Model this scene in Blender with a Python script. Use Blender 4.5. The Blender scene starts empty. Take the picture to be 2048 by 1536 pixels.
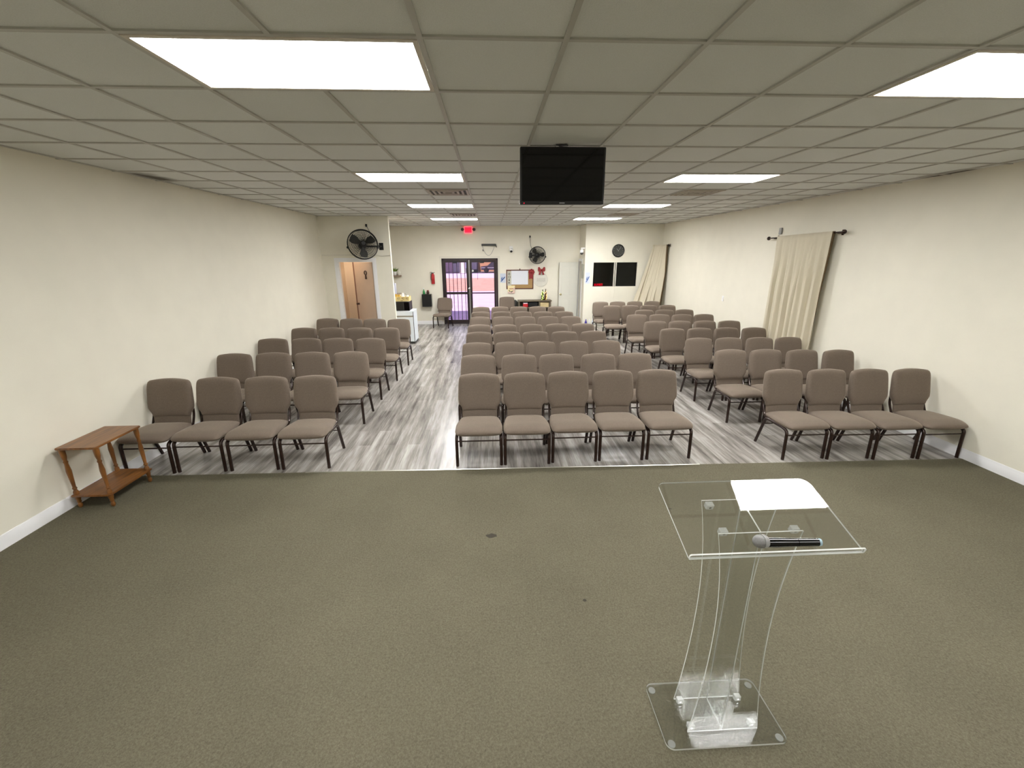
import bpy, math, random
from mathutils import Vector, Matrix
random.seed(7)
PI = math.pi
S = bpy.context.scene
COL = S.collection

# ------------------------------------------------------------------ materials
def lin(h):
    h = h.lstrip('#')
    o = []
    for i in (0, 2, 4):
        c = int(h[i:i+2], 16)/255.0
        o.append(c/12.92 if c <= 0.04045 else ((c+0.055)/1.055)**2.4)
    return (o[0], o[1], o[2], 1.0)

def newmat(name):
    m = bpy.data.materials.new(name); m.use_nodes = True
    nt = m.node_tree
    b = nt.nodes.get('Principled BSDF')
    return m, nt, b

def mat(name, col, rough=0.6, metal=0.0, spec=0.5, emit=None, estr=0.0, vary=0.0, vscale=40.0, bump=0.0, bscale=200.0):
    m, nt, b = newmat(name)
    c = lin(col) if isinstance(col, str) else col
    b.inputs['Base Color'].default_value = c
    b.inputs['Roughness'].default_value = rough
    b.inputs['Metallic'].default_value = metal
    b.inputs['Specular IOR Level'].default_value = spec
    if emit:
        b.inputs['Emission Color'].default_value = lin(emit)
        b.inputs['Emission Strength'].default_value = estr
    if vary > 0 or bump > 0:
        tc = nt.nodes.new('ShaderNodeTexCoord')
    if vary > 0:
        n = nt.nodes.new('ShaderNodeTexNoise'); n.inputs['Scale'].default_value = vscale
        n.inputs['Detail'].default_value = 4
        nt.links.new(tc.outputs['Object'], n.inputs['Vector'])
        r = nt.nodes.new('ShaderNodeValToRGB')
        r.color_ramp.elements[0].position = 0.3; r.color_ramp.elements[1].position = 0.7
        r.color_ramp.elements[0].color = [x*(1-vary) for x in c[:3]]+[1]
        r.color_ramp.elements[1].color = [min(1, x*(1+vary)) for x in c[:3]]+[1]
        nt.links.new(n.outputs['Fac'], r.inputs['Fac'])
        nt.links.new(r.outputs['Color'], b.inputs['Base Color'])
    if bump > 0:
        n2 = nt.nodes.new('ShaderNodeTexNoise'); n2.inputs['Scale'].default_value = bscale
        n2.inputs['Detail'].default_value = 3
        nt.links.new(tc.outputs['Object'], n2.inputs['Vector'])
        bp = nt.nodes.new('ShaderNodeBump'); bp.inputs['Strength'].default_value = bump
        bp.inputs['Distance'].default_value = 0.004
        nt.links.new(n2.outputs['Fac'], bp.inputs['Height'])
        nt.links.new(bp.outputs['Normal'], b.inputs['Normal'])
    return m

M = {}
M['wall'] = mat('cream_wall_paint', '#e7e3d4', 0.62, spec=0.35, vary=0.02, vscale=3, bump=0.12, bscale=160)
M['white_trim'] = mat('white_trim_paint', '#e9e9ea', 0.4)
M['ceil_grid'] = mat('ceiling_grid_metal', '#b6b5ad', 0.5)
M['fabric'] = mat('taupe_fabric', '#75695e', 0.95, spec=0.15, vary=0.26, vscale=260, bump=0.4, bscale=420)
fb = M['fabric'].node_tree.nodes['Principled BSDF']
fb.inputs['Sheen Weight'].default_value = 0.45; fb.inputs['Sheen Roughness'].default_value = 0.35; fb.inputs['Sheen Tint'].default_value = (1.0, 0.88, 0.72, 1)
M['frame'] = mat('bronze_metal', '#2f1f19', 0.22, metal=0.35, spec=0.6)
M['oak'] = None
M['black'] = mat('black_plastic', '#0f0f10', 0.35)
M['softblack'] = mat('dark_grey_plastic', '#3c3d39', 0.5)
M['screen'] = mat('screen_glass', '#030304', 0.06, spec=0.5)
M['bronze_door'] = mat('dark_bronze_aluminium', '#2a1e1e', 0.4, metal=0.2)
M['alu'] = mat('silver_aluminium', '#a8a8a0', 0.3, metal=0.8)
M['chrome'] = mat('chrome', '#d8d8d8', 0.15, metal=1.0)
M['white'] = mat('white_plastic', '#ececea', 0.35)
M['offwhite'] = mat('off_white', '#ddd9cb', 0.6)
M['grey'] = mat('grey_plastic', '#9a9a98', 0.4)
M['fridge'] = mat('white_enamel', '#e4ecf1', 0.3)
M['fridge_handle'] = mat('grey_handle', '#9c988c', 0.4)
M['peach_door'] = mat('beige_door_paint', '#d3bca8', 0.5, vary=0.03, vscale=5)
M['peach_wall'] = mat('peach_wall_paint', '#e4d5c2', 0.7)
M['curtain'] = mat('cream_curtain_cloth', '#cec6b1', 0.9, spec=0.1, bump=0.2, bscale=500)
M['curtain_strip'] = mat('brown_curtain_strip', '#6a5a44', 0.9, spec=0.1, vary=0.15, vscale=30)
M['red'] = mat('red_paint', '#b3262b', 0.35)
M['darkred'] = mat('red_ribbon', '#8c2222', 0.6, vary=0.15, vscale=30)
M['green_glass'] = mat('green_glass', '#2f8a4a', 0.2)
M['leaf'] = mat('leaf_green', '#6f8a35', 0.6, vary=0.25, vscale=40)
M['brown'] = mat('dark_brown', '#4a2f26', 0.5)
M['console'] = mat('weathered_wood', '#6b604e', 0.55, vary=0.18, vscale=12)
M['wicker'] = mat('wicker', '#c2b083', 0.7, vary=0.25, vscale=60, bump=0.5, bscale=90)
M['cork'] = mat('cork_board', '#a98a5c', 0.9, vary=0.15, vscale=90)
M['boardwood'] = mat('red_brown_wood', '#5a2f25', 0.5)
M['paper'] = mat('white_paper', '#dfe2ea', 0.8)
M['paper_grey'] = mat('grey_paper', '#c3c2b4', 0.8)
M['paper_blue'] = mat('pale_blue_paper', '#c8d0dc', 0.8)
M['paper_yellow'] = mat('pale_yellow_paper', '#eadcae', 0.8)
M['paper_pink'] = mat('pink_paper', '#d9bdb4', 0.8)
M['ink_blue'] = mat('blue_ink', '#42609a', 0.7)
M['ink_dark'] = mat('dark_ink', '#3f4238', 0.7)
M['ink_red'] = mat('red_ink', '#9b4a45', 0.7)
M['ink_faint'] = mat('faint_grey_ink', '#bab8ae', 0.7)
M['whiteboard'] = mat('white_painted_board', '#d8d6cb', 0.5, vary=0.03, vscale=20)
M['crate'] = mat('pale_yellow_wood', '#d9c88c', 0.6, vary=0.08, vscale=12)
M['crate_ink'] = mat('brown_lettering', '#6b4420', 0.7)
M['yellow'] = mat('mustard_paper', '#c7a544', 0.6)
M['blueroll'] = mat('pale_blue_roll', '#b9bccd', 0.7)
M['shelfwood'] = mat('grey_brown_shelf', '#8d7d6d', 0.6)
M['purple'] = mat('purple_plastic', '#3b2f8c', 0.4)
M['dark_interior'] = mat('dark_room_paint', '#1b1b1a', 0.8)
M['booth_door'] = mat('white_door_paint', '#d6d5ca', 0.45)
M['mic_mesh'] = mat('silver_wire_mesh', '#9c9c9b', 0.45, metal=0.7, vary=0.25, vscale=500, bump=0.8, bscale=700)
M['mic_body'] = mat('gloss_black', '#050506', 0.10, spec=0.4)
M['mic_tip'] = mat('pale_blue_tip', '#a5c0cc', 0.4)
M['exit_red'] = mat('exit_red_light', '#ff1830', 0.5, emit='#ff1030', estr=2.2)
M['exit_edge'] = mat('exit_edge_light', '#ff7078', 0.5, emit='#ff5a66', estr=1.6)
M['exit_dark'] = mat('exit_letters', '#8c0018', 0.5, emit='#b0001c', estr=0.12)
M['led_red'] = mat('red_led', '#ff1040', 0.5, emit='#ff0c38', estr=1.6)
LIGHTS = {j: mat('light_diffuser', '#ffffff', 0.5, emit='#fbfaf9', estr=e) for j, e in ((-5, 28.0), (0, 43.0), (5, 39.0), (10, 47.0), (15, 64.0))}
M['bulb'] = mat('warm_lamp_glass', '#ffffff', 0.5, emit='#fff0e2', estr=75.0)
M['light_frame'] = mat('light_frame', '#cfc7b8', 0.5)
M['vent'] = mat('vent_metal', '#b5ac9c', 0.45)
M['vent_dark'] = mat('vent_gap', '#4b4740', 0.7)
M['fairy'] = mat('fairy_light', '#e8ff9a', 0.5, emit='#d8f07a', estr=2.4)
M['fairy_warm'] = mat('warm_fairy_light', '#ffd890', 0.5, emit='#ffcf80', estr=2.0)
M['olive_glass'] = mat('olive_glass', '#4d5a20', 0.25)
M['amber_glass'] = mat('amber_glass', '#4d3215', 0.25)
M['strip'] = mat('metal_floor_strip', '#c9c6bd', 0.28, metal=0.8)
M['pavement'] = mat('pink_concrete', '#d8c3cf', 0.9, vary=0.07, vscale=1.2)
M['verge'] = mat('dry_orange_soil', '#cda184', 0.95, vary=0.14, vscale=1.3)
M['road'] = mat('pale_road', '#d6c4d6', 0.9, vary=0.04, vscale=0.8)
M['paint_white'] = mat('white_line_paint', '#ffffff', 0.8)
M['warehouse'] = mat('purple_grey_steel', '#5c4c60', 0.7, vary=0.06, vscale=2)
M['warehouse_grey'] = mat('blue_grey_steel', '#555463', 0.7)
M['orange_wall'] = mat('orange_render', '#c79a70', 0.8, vary=0.08, vscale=1)
M['car'] = mat('dark_car_paint', '#2b2a38', 0.3)
M['brown_band'] = mat('brown_edge_band', '#8a6553', 0.5)
M['dirt'] = mat('dirt', '#3a352b', 0.95)

def m_nodes(nt, kind, **kw):
    n = nt.nodes.new(kind)
    for k, v in kw.items():
        if k in n.inputs: n.inputs[k].default_value = v
        else: setattr(n, k, v)
    return n

def carpet_mat():
    m, nt, b = newmat('olive_carpet')
    L = nt.links.new
    tc = m_nodes(nt, 'ShaderNodeTexCoord')
    n1 = m_nodes(nt, 'ShaderNodeTexNoise', Scale=230.0, Detail=2.0)
    n2 = m_nodes(nt, 'ShaderNodeTexNoise', Scale=85.0, Detail=4.0)
    n3 = m_nodes(nt, 'ShaderNodeTexNoise', Scale=1.6, Detail=3.0)
    for n in (n1, n2, n3): L(tc.outputs['Object'], n.inputs['Vector'])
    mx = m_nodes(nt, 'ShaderNodeMath', operation='ADD'); L(n1.outputs['Fac'], mx.inputs[0]); L(n2.outputs['Fac'], mx.inputs[1])
    mx2 = m_nodes(nt, 'ShaderNodeMath', operation='MULTIPLY_ADD'); L(n3.outputs['Fac'], mx2.inputs[0]); mx2.inputs[1].default_value = 0.35; L(mx.outputs[0], mx2.inputs[2])
    mr = m_nodes(nt, 'ShaderNodeMapRange'); mr.inputs['From Min'].default_value = 0.65; mr.inputs['From Max'].default_value = 1.7
    L(mx2.outputs[0], mr.inputs['Value'])
    r = m_nodes(nt, 'ShaderNodeValToRGB')
    r.color_ramp.elements[0].color = lin('#4b473b'); r.color_ramp.elements[1].color = lin('#77725f')
    L(mr.outputs[0], r.inputs['Fac']); L(r.outputs['Color'], b.inputs['Base Color'])
    b.inputs['Roughness'].default_value = 0.97; b.inputs['Specular IOR Level'].default_value = 0.1
    bp = m_nodes(nt, 'ShaderNodeBump', Strength=0.5, Distance=0.004)
    L(mx.outputs[0], bp.inputs['Height']); L(bp.outputs['Normal'], b.inputs['Normal'])
    return m
M['carpet'] = carpet_mat()

def vinyl_mat():
    m, nt, b = newmat('grey_vinyl_planks')
    L = nt.links.new
    tc = m_nodes(nt, 'ShaderNodeTexCoord')
    mp = m_nodes(nt, 'ShaderNodeMapping'); mp.inputs['Rotation'].default_value = (0, 0, PI/2)
    L(tc.outputs['Object'], mp.inputs['Vector'])
    br = m_nodes(nt, 'ShaderNodeTexBrick')
    br.inputs['Scale'].default_value = 1.0; br.inputs['Brick Width'].default_value = 1.22; br.inputs['Row Height'].default_value = 0.152
    br.inputs['Mortar Size'].default_value = 0.0012; br.inputs['Color1'].default_value = (0, 0, 0, 1); br.inputs['Color2'].default_value = (1, 1, 1, 1)
    br.inputs['Mortar'].default_value = (0.25, 0.25, 0.25, 1); br.offset = 0.37
    L(mp.outputs[0], br.inputs['Vector'])
    mp2 = m_nodes(nt, 'ShaderNodeMapping'); mp2.inputs['Scale'].default_value = (12, 0.9, 1)
    L(tc.outputs['Object'], mp2.inputs['Vector'])
    ns = m_nodes(nt, 'ShaderNodeTexNoise', Scale=1.0, Detail=7.0, Roughness=0.62)
    L(mp2.outputs[0], ns.inputs['Vector'])
    mp3 = m_nodes(nt, 'ShaderNodeMapping'); mp3.inputs['Scale'].default_value = (70, 4, 1)
    L(tc.outputs['Object'], mp3.inputs['Vector'])
    nf = m_nodes(nt, 'ShaderNodeTexNoise', Scale=1.0, Detail=4.0)
    L(mp3.outputs[0], nf.inputs['Vector'])
    a = m_nodes(nt, 'ShaderNodeMath', operation='MULTIPLY_ADD'); L(ns.outputs['Fac'], a.inputs[0]); a.inputs[1].default_value = 1.5
    c = m_nodes(nt, 'ShaderNodeMath', operation='MULTIPLY'); L(br.outputs['Color'], c.inputs[0]); c.inputs[1].default_value = 0.22
    L(c.outputs[0], a.inputs[2])
    a2 = m_nodes(nt, 'ShaderNodeMath', operation='MULTIPLY_ADD'); L(nf.outputs['Fac'], a2.inputs[0]); a2.inputs[1].default_value = 0.35; L(a.outputs[0], a2.inputs[2])
    mr = m_nodes(nt, 'ShaderNodeMapRange'); mr.inputs['From Min'].default_value = 0.68; mr.inputs['From Max'].default_value = 1.38
    L(a2.outputs[0], mr.inputs['Value'])
    r = m_nodes(nt, 'ShaderNodeValToRGB')
    e = r.color_ramp.elements
    e[0].position = 0.0; e[0].color = lin('#544f4b'); e[1].position = 1.0; e[1].color = lin('#bdb9b4')
    k = e.new(0.5); k.color = lin('#918c86')
    L(mr.outputs[0], r.inputs['Fac']); L(r.outputs['Color'], b.inputs['Base Color'])
    b.inputs['Roughness'].default_value = 0.26; b.inputs['Specular IOR Level'].default_value = 0.5
    return m
M['vinyl'] = vinyl_mat()

def ceil_mat():
    m, nt, b = newmat('ceiling_tiles')
    L = nt.links.new
    tc = m_nodes(nt, 'ShaderNodeTexCoord')
    v = m_nodes(nt, 'ShaderNodeTexNoise', Scale=220.0, Detail=2.0); L(tc.outputs['Object'], v.inputs['Vector'])
    mp = m_nodes(nt, 'ShaderNodeMapping'); mp.inputs['Location'].default_value = (0.2733/0.6096, -2.108/0.6096, 0); mp.inputs['Scale'].default_value = (1/0.6096, 1/0.6096, 1)
    L(tc.outputs['Object'], mp.inputs['Vector'])
    sn = m_nodes(nt, 'ShaderNodeVectorMath', operation='FLOOR'); L(mp.outputs[0], sn.inputs[0])
    wn = m_nodes(nt, 'ShaderNodeTexWhiteNoise'); L(sn.outputs[0], wn.inputs['Vector'])
    ad = m_nodes(nt, 'ShaderNodeMath', operation='MULTIPLY_ADD'); L(wn.outputs['Value'], ad.inputs[0]); ad.inputs[1].default_value = 0.35; L(v.outputs['Fac'], ad.inputs[2])
    r = m_nodes(nt, 'ShaderNodeValToRGB'); r.color_ramp.elements[0].position = 0.3; r.color_ramp.elements[1].position = 1.0
    r.color_ramp.elements[0].color = lin('#d2d4d0'); r.color_ramp.elements[1].color = lin('#e2e4e1')
    L(ad.outputs[0], r.inputs['Fac'])
    # shadow gaps of sagging tiles by the side walls, painted dark
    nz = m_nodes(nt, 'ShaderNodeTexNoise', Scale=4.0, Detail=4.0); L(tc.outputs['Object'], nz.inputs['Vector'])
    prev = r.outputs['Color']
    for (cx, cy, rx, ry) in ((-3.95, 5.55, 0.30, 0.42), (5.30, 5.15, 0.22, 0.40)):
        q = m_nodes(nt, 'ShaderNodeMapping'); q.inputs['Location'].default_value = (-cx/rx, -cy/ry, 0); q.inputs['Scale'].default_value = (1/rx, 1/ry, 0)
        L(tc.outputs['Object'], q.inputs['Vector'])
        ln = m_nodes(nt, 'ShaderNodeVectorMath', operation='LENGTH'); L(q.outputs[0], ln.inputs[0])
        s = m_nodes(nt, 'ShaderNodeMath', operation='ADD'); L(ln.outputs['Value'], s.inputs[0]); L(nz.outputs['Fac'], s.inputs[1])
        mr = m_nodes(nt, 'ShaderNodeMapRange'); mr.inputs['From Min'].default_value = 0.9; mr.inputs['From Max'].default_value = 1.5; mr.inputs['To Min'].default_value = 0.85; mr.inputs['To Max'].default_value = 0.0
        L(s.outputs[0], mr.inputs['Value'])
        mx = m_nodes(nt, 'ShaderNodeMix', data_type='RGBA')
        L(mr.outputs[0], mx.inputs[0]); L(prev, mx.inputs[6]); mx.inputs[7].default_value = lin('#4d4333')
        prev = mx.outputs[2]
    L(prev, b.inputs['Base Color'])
    b.inputs['Roughness'].default_value = 0.95; b.inputs['Specular IOR Level'].default_value = 0.1
    bp = m_nodes(nt, 'ShaderNodeBump', Strength=0.25, Distance=0.003); L(v.outputs['Fac'], bp.inputs['Height']); L(bp.outputs['Normal'], b.inputs['Normal'])
    return m
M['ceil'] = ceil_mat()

def wood_mat(name, c1, c2, rough=0.3):
    m, nt, b = newmat(name)
    L = nt.links.new
    tc = m_nodes(nt, 'ShaderNodeTexCoord')
    mp = m_nodes(nt, 'ShaderNodeMapping'); mp.inputs['Scale'].default_value = (30, 4, 6); L(tc.outputs['Object'], mp.inputs['Vector'])
    n = m_nodes(nt, 'ShaderNodeTexNoise', Scale=1.0, Detail=6.0); L(mp.outputs[0], n.inputs['Vector'])
    r = m_nodes(nt, 'ShaderNodeValToRGB'); r.color_ramp.elements[0].position = 0.3; r.color_ramp.elements[1].position = 0.72
    r.color_ramp.elements[0].color = lin(c1); r.color_ramp.elements[1].color = lin(c2)
    L(n.outputs['Fac'], r.inputs['Fac']); L(r.outputs['Color'], b.inputs['Base Color'])
    b.inputs['Roughness'].default_value = rough
    return m
M['oak'] = wood_mat('varnished_oak', '#5a381b', '#8d5c2b', 0.3)

def acrylic(name, tint, edge=False, refl=1.0, rough=0.015):
    m = bpy.data.materials.new(name); m.use_nodes = True
    nt = m.node_tree; nt.nodes.clear(); L = nt.links.new
    out = m_nodes(nt, 'ShaderNodeOutputMaterial')
    tr = m_nodes(nt, 'ShaderNodeBsdfTransparent'); tr.inputs['Color'].default_value = tint
    gl = m_nodes(nt, 'ShaderNodeBsdfGlossy'); gl.inputs['Roughness'].default_value = rough
    lw = m_nodes(nt, 'ShaderNodeLayerWeight'); lw.inputs['Blend'].default_value = 0.5
    p5 = m_nodes(nt, 'ShaderNodeMath', operation='POWER'); L(lw.outputs['Facing'], p5.inputs[0]); p5.inputs[1].default_value = 5.0
    mu = m_nodes(nt, 'ShaderNodeMath', operation='MULTIPLY_ADD'); L(p5.outputs[0], mu.inputs[0]); mu.inputs[1].default_value = 0.9*refl; mu.inputs[2].default_value = 0.075*refl
    base = tr
    if edge:
        df = m_nodes(nt, 'ShaderNodeBsdfDiffuse'); df.inputs['Color'].default_value = (0.92, 0.95, 0.93, 1)
        mx0 = m_nodes(nt, 'ShaderNodeMixShader'); mx0.inputs[0].default_value = edge
        L(tr.outputs[0], mx0.inputs[1]); L(df.outputs[0], mx0.inputs[2]); base = mx0
    mx = m_nodes(nt, 'ShaderNodeMixShader')
    L(mu.outputs[0], mx.inputs[0]); L(base.outputs[0], mx.inputs[1]); L(gl.outputs[0], mx.inputs[2])
    L(mx.outputs[0], out.inputs['Surface'])
    return m
M['acrylic'] = acrylic('clear_acrylic', (0.975, 0.98, 0.975, 1))
M['acrylic_column'] = acrylic('clear_acrylic_column', (0.975, 0.98, 0.975, 1), rough=0.05)
M['acrylic_edge'] = acrylic('polished_acrylic_edge', (0.95, 0.97, 0.96, 1), edge=0.75)
M['acrylic_block'] = acrylic('acrylic_block', (0.96, 0.97, 0.97, 1), edge=0.35)
M['door_glass'] = acrylic('door_glass', (0.93, 0.84, 0.95, 1), refl=0.6)
M['booth_glass'] = acrylic('dark_booth_glass', (0.55, 0.57, 0.55, 1), refl=0.25)
M['fan_wire'] = mat('black_fan_wire', '#22221f', 0.4, metal=0.3)
M['fan_blade'] = mat('dark_fan_blade', '#2f2f2b', 0.45)

# ------------------------------------------------------------------ mesh builder
class MB:
    def __init__(s): s.v = []; s.f = []; s.mi = []; s.sm = []
    def add(s, vs, fs, mi=0, smooth=True):
        o = len(s.v); s.v += [tuple(x) for x in vs]
        for f in fs:
            s.f.append(tuple(i+o for i in f)); s.mi.append(mi); s.sm.append(smooth)
        return s
    def box(s, lo, hi, mi=0, bevel=0.0):
        (x0, y0, z0), (x1, y1, z1) = lo, hi
        if bevel <= 0:
            vs = [(x0,y0,z0),(x1,y0,z0),(x1,y1,z0),(x0,y1,z0),(x0,y0,z1),(x1,y0,z1),(x1,y1,z1),(x0,y1,z1)]
            return s.add(vs, [(0,3,2,1),(4,5,6,7),(0,1,5,4),(1,2,6,5),(2,3,7,6),(3,0,4,7)], mi, False)
        b = min(bevel, (x1-x0)/2.01, (y1-y0)/2.01, (z1-z0)/2.01)
        vs = []
        for sx, X in ((1, x0), (-1, x1)):
            for sy, Y in ((1, y0), (-1, y1)):
                for sz, Z in ((1, z0), (-1, z1)):
                    vs += [(X, Y+sy*b, Z+sz*b), (X+sx*b, Y, Z+sz*b), (X+sx*b, Y+sy*b, Z)]
        I = lambda a, c, d, k: ((a*2+c)*2+d)*3+k
        fs = [(I(0,0,0,0), I(0,0,1,0), I(0,1,1,0), I(0,1,0,0)), (I(1,0,0,0), I(1,1,0,0), I(1,1,1,0), I(1,0,1,0)),
              (I(0,0,0,1), I(1,0,0,1), I(1,0,1,1), I(0,0,1,1)), (I(0,1,0,1), I(0,1,1,1), I(1,1,1,1), I(1,1,0,1)),
              (I(0,0,0,2), I(0,1,0,2), I(1,1,0,2), I(1,0,0,2)), (I(0,0,1,2), I(1,0,1,2), I(1,1,1,2), I(0,1,1,2))]
        for a in (0, 1):
            for c in (0, 1):
                fs.append((I(a,c,0,0), I(a,c,1,0), I(a,c,1,1), I(a,c,0,1)))
                fs.append((I(a,0,c,0), I(a,1,c,0), I(a,1,c,2), I(a,0,c,2)))
                fs.append((I(0,a,c,1), I(1,a,c,1), I(1,a,c,2), I(0,a,c,2)))
                for d in (0, 1):
                    fs.append((I(a,c,d,0), I(a,c,d,1), I(a,c,d,2)))
        return s.add(vs, fs, mi, False)
    def tube(s, pts, r, n=10, mi=0, cap=True, sx=1.0):
        pts = [Vector(p) for p in pts]
        rs = r if isinstance(r, (list, tuple)) else [r]*len(pts)
        rings = []
        up = None
        for i, p in enumerate(pts):
            t = (pts[min(i+1, len(pts)-1)]-pts[max(i-1, 0)]).normalized()
            if up is None:
                up = Vector((1, 0, 0)) if abs(t.x) < 0.9 else Vector((0, 0, 1))
            a = (up-t*up.dot(t)).normalized(); b = t.cross(a); up = a
            rings.append([p+(a*math.cos(2*PI*k/n)*sx+b*math.sin(2*PI*k/n))*rs[i] for k in range(n)])
        vs = [v for R in rings for v in R]; fs = []
        for i in range(len(rings)-1):
            for k in range(n):
                k2 = (k+1) % n
                fs.append((i*n+k, i*n+k2, (i+1)*n+k2, (i+1)*n+k))
        if cap:
            fs.append(tuple(reversed(range(n)))); fs.append(tuple((len(rings)-1)*n+k for k in range(n)))
        return s.add(vs, fs, mi, True)
    def lathe(s, prof, c=(0, 0, 0), n=20, mi=0, axis='z'):
        # prof: (radius, height) from the bottom up
        vs = []; fs = []
        for (r, h) in prof:
            for k in range(n):
                a = 2*PI*k/n
                p = (r*math.cos(a), r*math.sin(a), h)
                if axis == 'y': p = (p[0], -p[2], p[1])
                if axis == 'x': p = (p[2], p[0], p[1])
                vs.append((p[0]+c[0], p[1]+c[1], p[2]+c[2]))
        m = len(prof)
        for i in range(m-1):
            for k in range(n):
                k2 = (k+1) % n
                fs.append((i*n+k, i*n+k2, (i+1)*n+k2, (i+1)*n+k))
        fs.append(tuple(reversed(range(n)))); fs.append(tuple((m-1)*n+k for k in range(n)))
        return s.add(vs, fs, mi, True)
    def ball(s, c, r, n=14, m=9, mi=0, sc=(1, 1, 1)):
        vs = [(c[0], c[1], c[2]-r*sc[2])]; fs = []
        for j in range(1, m):
            t = PI*j/m
            for k in range(n):
                a = 2*PI*k/n
                vs.append((c[0]+r*sc[0]*math.sin(t)*math.cos(a), c[1]+r*sc[1]*math.sin(t)*math.sin(a), c[2]-r*sc[2]*math.cos(t)))
        vs.append((c[0], c[1], c[2]+r*sc[2]))
        for k in range(n):
            k2 = (k+1) % n
            fs.append((0, 1+k2, 1+k)); fs.append((len(vs)-1, 1+(m-2)*n+k, 1+(m-2)*n+k2))
            for j in range(m-2):
                fs.append((1+j*n+k, 1+j*n+k2, 1+(j+1)*n+k2, 1+(j+1)*n+k))
        return s.add(vs, fs, mi, True)
    def prism(s, poly, d0, d1, axis='y', mi=0, mside=None):
        # poly: 2-D outline; extruded along axis from d0 to d1
        if mside is None: mside = mi
        def P(a, b, d):
            return {'y': (a, d, b), 'z': (a, b, d), 'x': (d, a, b)}[axis]
        n = len(poly)
        vs = [P(a, b, d0) for a, b in poly]+[P(a, b, d1) for a, b in poly]
        s.add(vs, [tuple(reversed(range(n))), tuple(range(n, 2*n))], mi, False)
        return s.add(vs, [(i, (i+1) % n, n+(i+1) % n, n+i) for i in range(n)], mside, True)
    def torus(s, c, R, r, n=40, m=6, mi=0, axis='y'):
        vs = []; fs = []
        for i in range(n):
            a = 2*PI*i/n
            for k in range(m):
                b = 2*PI*k/m
                q = (math.cos(a)*(R+r*math.cos(b)), math.sin(a)*(R+r*math.cos(b)), r*math.sin(b))
                p = {'y': (q[0], q[2], q[1]), 'z': q, 'x': (q[2], q[0], q[1])}[axis]
                vs.append((p[0]+c[0], p[1]+c[1], p[2]+c[2]))
        for i in range(n):
            for k in range(m):
                i2 = (i+1) % n; k2 = (k+1) % m
                fs.append((i*m+k, i2*m+k, i2*m+k2, i*m+k2))
        return s.add(vs, fs, mi, True)
    def mesh(s, name, mats):
        me = bpy.data.meshes.new(name)
        me.from_pydata(s.v, [], s.f)
        for m in (mats if isinstance(mats, (list, tuple)) else [mats]): me.materials.append(m)
        me.polygons.foreach_set('material_index', s.mi)
        me.polygons.foreach_set('use_smooth', s.sm)
        me.update()
        # consistent outward normals
        import bmesh
        bm = bmesh.new(); bm.from_mesh(me); bmesh.ops.recalc_face_normals(bm, faces=bm.faces); bm.to_mesh(me); bm.free()
        try: me.set_sharp_from_angle(angle=math.radians(42))
        except Exception: pass
        return me
    def build(s, name, mats, parent=None, loc=(0, 0, 0), rot=(0, 0, 0)):
        o = bpy.data.objects.new(name, s.mesh(name, mats)); COL.objects.link(o)
        o.location = loc; o.rotation_euler = rot
        if parent: o.parent = parent
        return o

def tag(o, label, cat, group=None, kind=None):
    o['label'] = label; o['category'] = cat
    if group: o['group'] = group
    if kind: o['kind'] = kind
    return o
def empty(name, loc, label, cat, group=None, kind=None, rz=0.0):
    o = bpy.data.objects.new(name, None); COL.objects.link(o)
    o.location = loc; o.rotation_euler = (0, 0, rz); o.empty_display_size = 0.1
    return tag(o, label, cat, group, kind)
def copy_tree(o, parent=None):
    c = o.copy(); COL.objects.link(c)
    if parent: c.parent = parent
    for ch in list(o.children): copy_tree(ch, c)
    return c
def struct(name, mb, m, label=None, cat=None):
    o = mb.build(name, m); o['kind'] = 'structure'
    if label: tag(o, label, cat)
    return o
def text_mesh(txt, size, depth=0.004, align='CENTER', sx=1.0):
    cu = bpy.data.curves.new('lettering', 'FONT'); cu.body = txt; cu.size = size; cu.extrude = depth/2
    cu.align_x = align; cu.align_y = 'CENTER'
    ob = bpy.data.objects.new('lettering', cu); COL.objects.link(ob)
    dg = bpy.context.evaluated_depsgraph_get(); dg.update()
    me = bpy.data.meshes.new_from_object(ob.evaluated_get(dg))
    bpy.data.objects.remove(ob); bpy.data.curves.remove(cu)
    # stand it up facing -y
    for v in me.vertices: v.co = Vector((v.co.x*sx, -v.co.z, v.co.y))
    me.update()
    return me
def add_text(name, txt, size, m, parent, loc, sx=1.0, depth=0.004):
    me = text_mesh(txt, size, depth, sx=sx); me.name = name; me.materials.clear(); me.materials.append(m)
    o = bpy.data.objects.new(name, me); COL.objects.link(o); o.location = loc; o.parent = parent
    return o
def rrect(x0, y0, x1, y1, r, n=6):
    p = []
    rs = r if isinstance(r, (list, tuple)) else [r]*4
    for (cx, cy, a0, rr) in ((x1-rs[0], y0+rs[0], -90, rs[0]), (x1-rs[1], y1-rs[1], 0, rs[1]), (x0+rs[2], y1-rs[2], 90, rs[2]), (x0+rs[3], y0+rs[3], 180, rs[3])):
        for k in range(n+1):
            a = math.radians(a0+90*k/n); p.append((cx+rr*math.cos(a), cy+rr*math.sin(a)))
    return p
def arc_path(pts, r=0.05, n=5):
    """round the inner corners of a poly-line"""
    P = [Vector(p) for p in pts]; out = [P[0]]
    for i in range(1, len(P)-1):
        a = (P[i-1]-P[i]); b = (P[i+1]-P[i]); d = min(r, a.length*0.48, b.length*0.48)
        p0 = P[i]+a.normalized()*d; p1 = P[i]+b.normalized()*d
        for k in range(n+1):
            t = k/n; out.append(p0*(1-t)**2+P[i]*2*t*(1-t)+p1*t*t)
    out.append(P[-1]); return out

# ------------------------------------------------------------------ the room
XL, XR, YB, YF, ZC, H = -3.98, 5.36, 14.45, -3.3, 3.122, 2.264
GX, GY, T = -0.2733, 2.108, 0.6096
edge_y = lambda x: 4.196-0.0153*x
W = 0.15
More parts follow.
